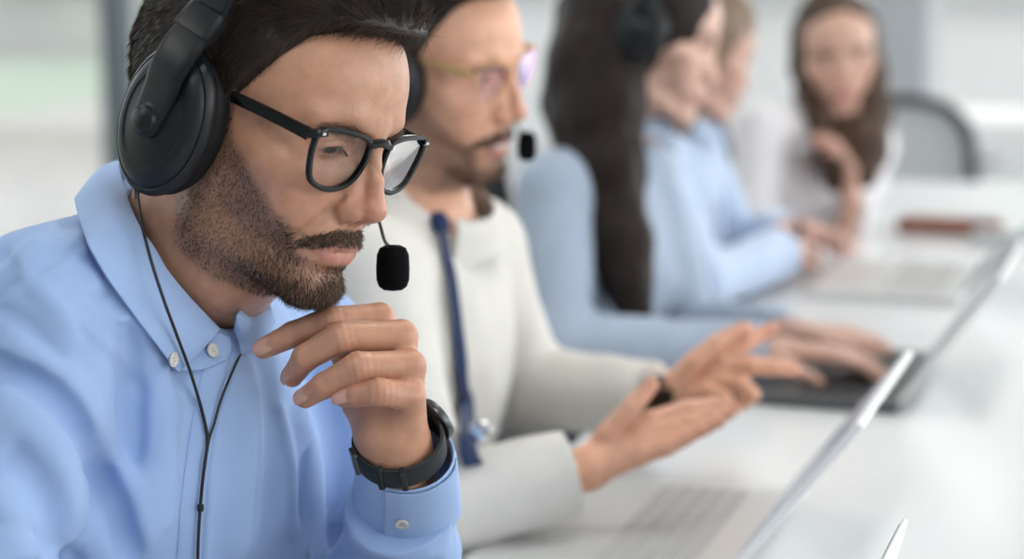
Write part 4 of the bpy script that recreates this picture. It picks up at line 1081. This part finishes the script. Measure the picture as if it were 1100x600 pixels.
te=MB(); te.tube(H2.W(catmull([(8.9,-1.7,-5.2),(9.45,-.9,-5.3),(9.55,0,-5.35),(9.45,.9,-5.3),(8.9,1.7,-5.2)],4)),.28,8,flat=(.5,1.2),up=H2.D((0,0,1))); te.build('teeth',mat('teeth',(.8,.78,.72),.25),P2)
M_GOLD=mat('gold_wire',(.75,.50,.24),.35,.6); M_LENS2=glass_mat('coated_spectacle_glass',(.95,.95,.97),0,.75,(.8,.62,1.))
G2=tag(empty('eyeglasses',H2.W((9.7,0,2))),'thin gold framed eyeglasses on the man in the cream shirt','eyeglasses')
spectacles(H2,G2,M_GOLD,M_LENS2,rim=.07,bridge=.10,temple_h=.38,cz=1.8,cx=9.9)
HS2=tag(empty('headset',H2.W((0,0,15))),'black headset with a boom microphone on the man in the cream shirt','headset')
headset(H2,HS2,sz=(4.7,3.8),inn=7.0,cx=.5,cz=.8,band_w=.9)
F2=at(566,157,214); fo=MB(); fo.disc(F2-UP*1.5,UP,[(r*.95,h*3.) for r,h in [(.05,0),(.55,.02),(.85,.1),(1.,.25),(1.02,.5),(.98,.78),(.8,.93),(.45,.99),(.05,1.)]],20); fo.build('microphone_foam',M_FOAM,HS2)
bb=MB(); bb.tube(catmull([H2.W((1,9.5,-2.5)),H2.W((5,9.8,-5.5)),H2.W((9,7,-7)),F2],8),.14,8); bb.build('microphone_boom',M_CORD,HS2)
# collar, tie, watch
s2f=sh2
def h2(px,py,off=.4): return hit(s2f,px,py,190,280,off)
M_TIE=cloth_mat('navy_tie',(.010,.026,.085),.6,weave=600,sheen=0)
tp=[(474,240),(478,262),(486,300),(492,350),(497,400),(501,440),(505,480),(507,500)]; tw=[1.2,1.2,1.3,1.5,1.9,2.6,3.4,2.0]
tc=catmull([h2(x,y,.6) for x,y in tp],4); tw=np.interp(np.linspace(0,len(tp)-1,len(tc)),range(len(tp)),tw)
sl_=grad(s2f,tc,.5); V_,F_=sweep(tc,tw*.55,12,flat=(1.,.22),up=unit(sl_.mean(0))); b=MB(); b.add(V_,F_); TIE=tag(b.build('necktie',M_TIE),'narrow navy blue necktie on the man in the cream shirt','necktie')
kn=MB(); kn.tube([h2(470,230,.5),h2(473,238,.7),h2(475,248,.6)],[.8,1.0,.75],12,flat=(1,.6)); kn.build('knot',M_TIE,TIE)
cc=h2(516,463,2.0); cb_=MB(); cb_.disc(cc,unit(-FW-RT*.1),[(.9,-.3),(1.1,0),(1.0,.3),(.6,.45),(.05,.5)],20); tag(cb_.build('headset_clip',M_CHROME),'small shiny round clip by the navy tie of the man in cream','clip')
fw2,lat2,up2=torso_frame(N2,SL2,SR2,PV2)
def ringpt(an,r,h,N_,fw,lat,up): return N_+up*h+(fw*math.cos(an)*r+lat*math.sin(an)*r)
_q=h2(474,242)-(N2+fw2*1.5); AZ=math.atan2(_q@lat2,_q@fw2)
for sg in(1,-1):
    ans=AZ+np.linspace(.2,3.1,9)*sg
    top=[ringpt(a,6.9,2.5+1.2*(1-math.cos(a-AZ))*1.0,N2+fw2*1.5,fw2,lat2,up2) for a in ans]; md=[ringpt(a,8.0,1.8+1.0*(1-math.cos(a-AZ)),N2+fw2*1.5,fw2,lat2,up2) for a in ans]; bt=[ringpt(a,9.3 if i else 10.2,(-.9 if i else -3.0)+1.0*(1-math.cos(a-AZ)),N2+fw2*1.5,fw2,lat2,up2) for i,a in enumerate(ans)]
    sheet('collar',[top,md,bt],M_CREAM,P2,.15,3)
W2=tag(empty('wristwatch',WL2h),'black smartwatch on the far wrist of the man in the cream shirt','wristwatch')
aw=unit(np.array(hL2[2][0])-WL2h); b=MB(); b.disc(at(712,433,226.5),unit(WL2h-EL2),[(2.5,-.9),(2.95,-.9),(3.0,-.7),(3.0,.7),(2.95,.9),(2.5,.9)],32,close=False); b.build('strap',M_RUB,W2)
b=MB(); b.box(at(707,437,223),(.9,1.6,1.9),np.stack([-FW,RT,UP],1),.3); b.build('case',M_KEY if False else M_BLACKGLOSS,W2,False)
# ---- third: woman with long straight dark hair
def headM(px,py,D,fr,dn,tw,roll=0,sc=.94,**kw):
    """head at pixel/depth; facing given as right / down / toward-the-lens parts"""
    F_=unit(RT*fr-UP*dn-FW*tw); u=UP+RT*roll; return Head(at(px,py,D),frame(F_,u),sc,**kw)
H3=headM(694,52,287,.93,.22,.22,roll=.1,male=0.,jaw=.88,nose=.9,lidm=-.3,chin=.9,smile=.3)
N3=at(668,128,292); SR3=at(598,205,279); SL3=at(684,178,303); PV3=N3-DN*10; PV3[2]=57
ER3=at(600,368,272); WR3=at(822,377,272); EL3=at(742,352,303); WL3=at(838,356,290)
PALM_R=lambda W,E,N_: None
def fl_hand(W,fwd,side,curl=.28,sc=.95,down=True,thumb=(.6,.3)):
    n=np.array([0,0,1.]) if down else -np.array([0,0,1.])
    f=unit(np.array(fwd)-n*np.dot(fwd,n)*.7+n*.0); return gen_hand(W,f,n,side,curl=(curl,)*5,sc=sc,thumb=thumb)
hR3=fl_hand(WR3,DN*.9+DD*.15,1,.33); hL3=fl_hand(WL3,DN*.95-DD*.1,-1,.33)
P3,hv3,sh3=seated('person',H3,N3,SL3,SR3,EL3,ER3,WL3,WR3,PV3,M_SKIN4,M_SLATE,M_NAVY,hL3,hR3,g=.86,bust=.9,hres=.35,sres=.6,seed=5,shoe=M_SHOE,hs=.88,neck_r=4.7,noise=.9)
tag(P3,'woman with very long straight dark hair in a dusty blue shirt, typing','person')
eyeballs(H3,P3)
back=H3.W((-7.5,-1,1)); side=H3.W((-4.5,-6,0))
long_hair(H3,P3,HAIRL,[([H3.W((-5,-2,2)),at(640,70,285),at(634,130,283),at(640,190,281),at(655,250,279),at(672,300,277),at(682,340,276)],[8.0,6.5,5.2,4.3,3.6,3.0,2.2]),
  ([H3.W((-4,-5,2)),at(655,110,281),at(662,180,279),at(676,260,276.5),at(684,325,275)],[5,4.4,3.4,2.8,1.8]),([H3.W((-7,0,2)),at(618,110,288),at(622,170,287)],[6,4.5,3])],h=.5,seed=4,face_open=(7.0,4.4))
brows_on(*hv3,H3,P3,BEARD1,n=250,rad=.04)
HS3=tag(empty('headset',H3.W((0,0,15))),'black headset over the long dark hair of the woman in dusty blue','headset')
headset(H3,HS3,sz=(4.6,3.9),inn=8.2,cx=.6,cz=1.4,band_out=1.0,lean=.05)
# ---- fourth: woman with light brown hair, partly behind the third
H4=headM(745,62,345,.93,.25,-.12,roll=.08,sc=.93,male=0.,jaw=.86,nose=.85,lidm=-.3,chin=.9,smile=.3)
N4=at(722,132,350); SR4=at(694,168,336); SL4=at(745,160,364); PV4=N4-DN*10; PV4[2]=57
ER4=at(756,304,322); WR4=at(838,272,342); EL4=at(790,262,364); WL4=at(842,250,356)
hR4=fl_hand(WR4,DN*.0+DD*1.,1,.45); hL4=fl_hand(WL4,DN*.3+DD*.6,-1,.45)
P4,hv4,sh4=seated('person',H4,N4,SL4,SR4,EL4,ER4,WL4,WR4,PV4,M_SKIN5,M_PALEB,M_NAVY,hL4,hR4,g=.86,bust=.9,hres=.45,sres=.7,seed=8,shoe=M_SHOE,hs=.88,neck_r=4.6,noise=.9,sleeve=4.2)
tag(P4,'woman with light brown hair in a pale blue shirt, partly behind the long-haired woman','person')
eyeballs(H4,P4)
long_hair(H4,P4,HAIRG,[([H4.W((-5,0,2)),at(728,95,352),at(716,128,354),at(708,150,356)],[7.5,6,5,3.5]),([H4.W((-3,-6,2)),at(733,105,341),at(730,132,341)],[4,3.4,2.6])],h=.6,seed=9,face_open=(7.2,4.8))
# ---- fifth: woman in white facing this way
H5=headM(899,66,402,-.02,.22,.95,roll=-.12,sc=.98,male=0.,jaw=.84,nose=.8,lidm=-.15,lidh=.24,chin=.9,smile=.6,open=.1)
N5=at(886,132,406); SR5=at(818,138,397); SL5=at(934,158,418); PV5=at(806,255,417); PV5[2]=57
ER5=at(806,258,392); WR5=at(868,262,388); EL5=at(905,262,398); WL5=at(914,222,392)
hR5=fl_hand(WR5,DN*.9-DD*.5,1,.25); hL5=gen_hand(WL5,UP*.95-RT*.1-FW*.1,FW*.2+RT*.9,1,curl=(.5,.55,.6,.6,.6),sc=.9)
P5,hv5,sh5=seated('person',H5,N5,SL5,SR5,EL5,ER5,WL5,WR5,PV5,M_SKIN3,M_WHITEB,M_GREYT,hL5,hR5,g=.88,bust=.9,hres=.5,sres=.8,seed=11,shoe=M_SHOE,hs=.88,neck_r=4.6,noise=.8,knee_dir=unit(DN*.8-DD*.5))
tag(P5,'smiling woman in a white blouse with long wavy brown hair, facing this way','person')
eyeballs(H5,P5,look=(1,0,-.15)); brows_on(*hv5,H5,P5,BEARD1,n=220,rad=.06)
long_hair(H5,P5,HAIRW,[([H5.W((0,5.5,6)),at(936,75,403),at(933,120,400),at(928,160,395),at(928,185,393)],[2.6,3.0,4.2,4.4,3.0]),([H5.W((-3,5.5,-2)),at(917,128,404),at(905,160,397),at(900,190,393)],[3.,3.4,4.6,3.2]),
  ([H5.W((0,-6,6)),at(862,70,402),at(868,105,400),at(880,140,397)],[2.4,2.2,2.2,1.8]),([H5.W((-5,0,0)),at(900,130,412)],[8,6])],h=.6,seed=12,face_open=(9.0,5.6),cap=(.9,.7))
# ---- shirt collars of the front row of women
for (N_,SL_,SR_,PV_,P_,m_,g_) in ((N3,SL3,SR3,PV3,P3,M_SLATE,.86),(N4,SL4,SR4,PV4,P4,M_PALEB,.86),(N5,SL5,SR5,PV5,P5,M_WHITEB,.86)):
    fw_,lat_,up_=torso_frame(N_,SL_,SR_,PV_)
    for sg in(1,-1):
        ans=np.linspace(.35,3.1,8)*sg; R0=[(5.9,2.2,0),(6.8,1.6,0),(8.2,-.6,1)]
        sheet('collar',[[ringpt(a,r+(.8 if (k and i==0) else 0),h-(1.6 if (k and i==0) else 0)+1.1*(1-math.cos(a)),N_+fw_*1.5,fw_,lat_,up_) for i,a in enumerate(ans)] for r,h,k in R0],m_,P_,.15,3)
# ---- laptops
def lap_at(px,py,**k): return desk_at(px,py)
def mid(p,q): return (np.array(p)+np.array(q))/2
TL=math.radians(14); T48=math.radians(48)
# first: only the far top corner of the lid shows
LP1=at(968.5,556,147.5); u1=DN*math.sin(TL)+np.array([0,0,1])*math.cos(TL)
LH=(LP1[2]-DT-1.7)/math.cos(TL); hc1=LP1-u1*LH-DD*17-np.array([0,0,1.7]); hc1=hc1+np.array([0,0,DT-hc1[2]+.0])*1.0
laptop(hc1,34,23.5,LH,TL,M_ALU,M_ALUW,M_KEY,'slim laptop in front of the man in blue, only its lid corner in view',thin=.45)
laptop(desk_at(847,524,DT+1.7)-DD*16-np.array([0,0,1.7]),32,24,19,math.radians(38),M_ALU,M_ALUW,M_KEYG,'silver laptop under the gesturing hands of the man in cream',bez=M_ALUW)
laptop(desk_at(1000,376,DT+1.7)-DD*16-np.array([0,0,1.7]),32,24,19,math.radians(36),M_DARKB,M_ALU,M_KEY,'dark laptop under the typing hands of the long-haired woman')
laptop(mid(desk_at(1034,334),desk_at(1052,290)),32,23,16,T48,M_ALU,M_ALUW,M_KEYG,'silver laptop beyond the dark one, in front of the woman in pale blue')
# phone-sized brown wallet lying on the desk by the far end
c_=desk_at(1020,250); r=empty('wallet',c_); tag(r,'small brown leather wallet lying at the far end of the white desk','wallet')
M_BROWN=mat('brown_leather',(.23,.09,.055),.5); b=MB(); b.box(c_+np.array([0,0,1.4]),(4.,9.5,1.35),DM,.6); b.build('outer',M_BROWN,r); b=MB(); b.box(c_+np.array([0,0,2.85])+DN*6,(2.6,2.6,.1),DM,.05); b.build('clasp',M_STEEL,r)
M_CABLE=mat('grey_cable',(.35,.36,.37),.5)
c_=desk_at(1080,262); b=MB(); b.box(c_+np.array([0,0,1.2]),(3.,6,1.2),DM,.4); r=empty('power_adapter',c_); tag(r,'grey power adapter lying beside the brown wallet','adapter'); b.build('housing',mat('adapter_grey',(.42,.43,.44),.5),r); b=MB(); b.tube(catmull([c_+DN*6+np.array([0,0,1.]),c_+DN*12+DD*5+np.array([0,0,.5]),c_+DN*22-DD*3+np.array([0,0,.4]),c_+DN*36+DD*12+np.array([0,0,.4])],6),.35,8); b.build('cable',M_CABLE,r)
# ---- office chairs
M_MESHB=mat('black_chair_fabric',(.03,.035,.04),.8); M_CPL=mat('black_chair_plastic',(.025,.027,.03),.45)
def chair(pos,yaw_dir,label,group=None,panel=None,hh=1.):
    n=unit(np.array([yaw_dir[0],yaw_dir[1],0])); s=np.array([-n[1],n[0],0]); z=np.array([0,0,1.]); M=np.stack([n,s,z],1); p=np.array([pos[0],pos[1],0]); r=empty('office_chair',p); tag(r,label,'chair',group)
    o=lambda a,b,c: p+n*a+s*b+z*c
    b=MB(); b.disc(o(0,0,42),z,[(19,0),(22.5,.8),(23.5,2.5),(22.5,4.2),(18,4.9),(.5,4.7)],32); b.build('seat',M_MESHB,r)
    # backrest: rounded mesh panel in a frame
    pts=[];
    for t in np.linspace(0,2*math.pi,33)[:-1]:
        a=math.copysign(abs(math.cos(t))**.6,math.cos(t))*21; c=math.copysign(abs(math.sin(t))**.6,math.sin(t))*24*hh; pts.append(o(-23-(c+24)*.10+ (a/21)**2*4,a,72+c-(1-hh)*24))
    f=MB(); V_,F_=sweep(pts,1.5,8,closed=True,up=n); f.add(V_,F_); f.build('back_frame',M_CPL,r)
    rows=[[o(-23.4-(c+24)*.10+(a/21)**2*4,a*wd,72+c*hh-(1-hh)*24) for a in np.linspace(-20,20,7)] for c,wd in ((-22.5,.72),(-16,.98),(0,1.),(16,.98),(22.5,.72))]
    sheet('back_panel',rows,panel or M_MESHB,r,.5,2)
    f=MB(); f.tube(catmull([o(-8,0,41.5),o(-18,0,41),o(-25,0,46),o(-25,0,56)],5),2.0,10,flat=(1.4,.6)); f.build('back_support',M_CPL,r)
    f=MB(); f.tube([o(0,0,9),o(0,0,30)],2.6,14); f.tube([o(0,0,30),o(0,0,42)],1.7,14); f.build('post',M_STEEL,r)
    for k in range(5):
        an=k*2*math.pi/5+.3; e=p+(n*math.cos(an)+s*math.sin(an))*29; f=MB(); f.tube([p+z*9,(p+e)/2+z*8.6,e+z*7],[2.4,2.0,1.6],8); lg=f.build('leg',M_CPL,r)
        w_=MB(); ax=s*math.cos(an)-n*math.sin(an); w_.disc(e+z*2.9-ax*1.6,ax,[(1.5,0),(2.85,.3),(2.85,2.9),(1.5,3.2)],16); w_.build('caster',M_CPL,lg)
    for sg in(1,-1):
        f=MB(); f.tube(catmull([o(-2,sg*20,42),o(-2,sg*25,46),o(-3,sg*26,60),o(4,sg*26,63)],5),1.4,8); f.box(o(2,sg*26,64.5),(11,3.2,1.2),M,.8); f.build('armrest',M_CPL,r)
    return r
chair(PV1-DN*3,DN,'black office chair under the man in the blue shirt',hh=.7)
chair(PV2-DN*3,DN,'black office chair under the man in the cream shirt',hh=.72)
for PVx,nm in ((PV3,'black office chair under the long-haired woman'),(PV4,'black office chair under the woman in pale blue')): chair(PVx-DN*3,DN,nm)
chair(PV5-DN*3,unit(DN*.8-DD*.5),'black office chair under the woman in white')
CHE=at(985,160,502); chair((CHE[0],CHE[1]),unit(DN*.45-DD*1.),'empty black framed office chair with light on its mesh painted pale grey beyond the desks',panel=mat('mesh_painted_light',(.45,.47,.49),.8),hh=.80)  # panel's pale grey stands in for light reflected in the mesh
M_SB=M_DESK; c_=at(1120,150,620); ca,cb=(c_-E0)@DD,(c_-E0)@DN; r=empty('sideboard',dk(ca,cb,0)); tag(r,'low white sideboard standing beyond the far end of the desks','sideboard')
b=MB(); boxd(b,ca-22,ca+22,cb-75,cb+90,4,74,.6); b.build('body',M_WALL,r,False)
for k in range(4):
    y0=cb-75+k*41.25; b=MB(); boxd(b,ca-24.2,ca-22.1,y0+.6,y0+40.6,6,72,.3); d_=b.build('door',M_DESK,r,False); b=MB(); boxd(b,ca-26.,ca-24.3,y0+18,y0+23,62,63.2,.2); b.build('handle',M_STEEL,d_,False)
b=MB(); boxd(b,ca-20,ca+20,cb-73,cb+88,0.1,4,.2); b.build('plinth',M_GREYP,r,False)
# things beyond: a far white desk
b=MB()
# ---- outside: lawn, hedge and trees
M_GRASS=mat('lawn',(.10,.165,.065),.9); M_GRAVEL=mat('pale_gravel',(.20,.165,.13),.9); M_LEAF=mat('pale_foliage',(.14,.18,.11),.8); M_LEAF2=mat('grey_green_foliage',(.13,.155,.12),.8); M_BARK=mat('bark',(.16,.12,.09),.9)
b=MB(); boxd(b,A0-2500,A1_+5000,BL-5200,BL-420,-22,-14); o=b.build('ground',M_GRASS,None,False); o['kind']='structure'
b=MB(); boxd(b,A0-500,A1_+12,BL-420,BL-12.5,-22,-13.8); o=b.build('path',M_GRAVEL,None,False); o['kind']='structure'
b=MB(); boxd(b,A1_+12.5,A1_+5000,BL-419,BR+2500,-22,-14); o=b.build('ground',M_GRAVEL,None,False); o['kind']='structure'
b=MB(); boxd(b,A0-2500,A1_+12,BR+12.5,BR+3500,-22,-14); o=b.build('ground',M_GRAVEL,None,False); o['kind']='structure'
def tree(px,py,D,h,w,m,label,cat='tree',tr=True):
    base=at(px,py,D); g0=base.copy(); g0[2]=-14; r=empty('tree' if tr else 'hedge_shrub',g0); tag(r,label,cat)
    q=[g0+np.array([rng.uniform(-.5,.5)*w*.5,rng.uniform(-.5,.5)*w*.5,h*(.42+.5*rng.random()) if tr else h*(.3+.4*rng.random())]) for _ in range(9)]
    rr=[w*rng.uniform(.26,.40) for _ in q]
    def f(P):
        d=None
        for c,R in zip(q,rr):
            e=sph(P,c,R); d=e if d is None else smin(d,e,w*.15)
        return d+vnoise(P,w*.10,3)*w*.09+vnoise(P,w*.035,4)*w*.045
    V,Q=sdf_mesh(f,*bounds(q,w*.6),w*.03); mesh('crown',V,Q,m,r)
    if tr: b=MB(); b.tube([g0,g0+np.array([2,0,h*.4]),g0+np.array([6,3,h*.62])],[w*.05,w*.035,w*.02],9); b.build('trunk',M_BARK,r)
tree(30,170,2300,300,400,M_LEAF,'broad pale green bush on the lawn outside the left window','bush',False)
tree(100,120,3600,560,500,M_LEAF2,'grey green tree outside the left window, nearest the dark frame')
tree(600,60,4200,720,560,M_LEAF,'pale tree outside behind the long-haired woman')
tree(1080,40,4200,800,560,M_LEAF2,'grey green tree outside the far right window')

M_FAC=mat('grey_render',(.125,.12,.125),.9); M_FWIN=mat('facade_window',(.05,.06,.07),.2)
g0=at(20,60,5200); ga,gb=(g0-E0)@DD,(g0-E0)@DN; r=empty('office_building',dk(ga,gb,-14)); tag(r,'long grey office building across the lawn outside the left window','building')
b=MB(); boxd(b,ga-1500,ga+1200,gb-600,gb,-14,1050); b.build('facade',M_FAC,r,False)
for k in range(8):
    for zz in (120,430,740): b=MB(); boxd(b,ga-1400+k*330,ga-1250+k*330,gb+.5,gb+6,zz,zz+170,1); b.build('window',M_FWIN,r,False)
tag(P1,'bearded man in a light blue shirt resting his chin on his hand and looking down','person')
w=bpy.data.worlds.new('world'); bpy.context.scene.world=w; w.use_nodes=True; t=w.node_tree; bg=t.nodes['Background']
tc=t.nodes.new('ShaderNodeTexCoord'); sp=t.nodes.new('ShaderNodeSeparateXYZ'); t.links.new(tc.outputs['Generated'],sp.inputs[0])
rp=t.nodes.new('ShaderNodeValToRGB'); e=rp.color_ramp.elements; e[0].position=.0; e[0].color=(.55,.56,.55,1); e[1].position=.35; e[1].color=(.86,.92,1,1)
t.links.new(sp.outputs['Z'],rp.inputs[0]); t.links.new(rp.outputs[0],bg.inputs[0])
mr=t.nodes.new('ShaderNodeMapRange'); mr.inputs[1].default_value=-1; mr.inputs[2].default_value=1; mr.inputs[3].default_value=WORLD*.5; mr.inputs[4].default_value=WORLD*1.75; mr.interpolation_type='SMOOTHSTEP'
t.links.new(sp.outputs['X'],mr.inputs[0]); t.links.new(mr.outputs[0],bg.inputs[1])
cd=bpy.data.cameras.new('camera'); cam=bpy.data.objects.new('camera',cd); COL.objects.link(cam)
cam.location=(0,0,1.33); cam.rotation_euler=(math.pi/2-TH,0,0); cd.sensor_width=36; cd.lens=FPX/1100*36; cd.clip_start=.05; cd.clip_end=500
cd.dof.use_dof=True; cd.dof.focus_distance=1.465; cd.dof.aperture_fstop=FST
sc=bpy.context.scene; sc.camera=cam
sc.view_settings.view_transform='Standard'; sc.view_settings.look='None'; sc.view_settings.gamma=1; sc.view_settings.exposure=EXPO
def area(name,loc,tgt,sx,sy,e,col=(1,1,1)):
    import mathutils
    l=bpy.data.lights.new(name,'AREA'); l.shape='RECTANGLE'; l.size=sx; l.size_y=sy; l.energy=e; l.color=col; o=bpy.data.objects.new(name,l); COL.objects.link(o)
    o.location=tuple(np.asarray(loc)/100); o.rotation_euler=(mathutils.Vector(tuple((np.asarray(tgt)-np.asarray(loc))/100))).to_track_quat('-Z','Y').to_euler(); return o
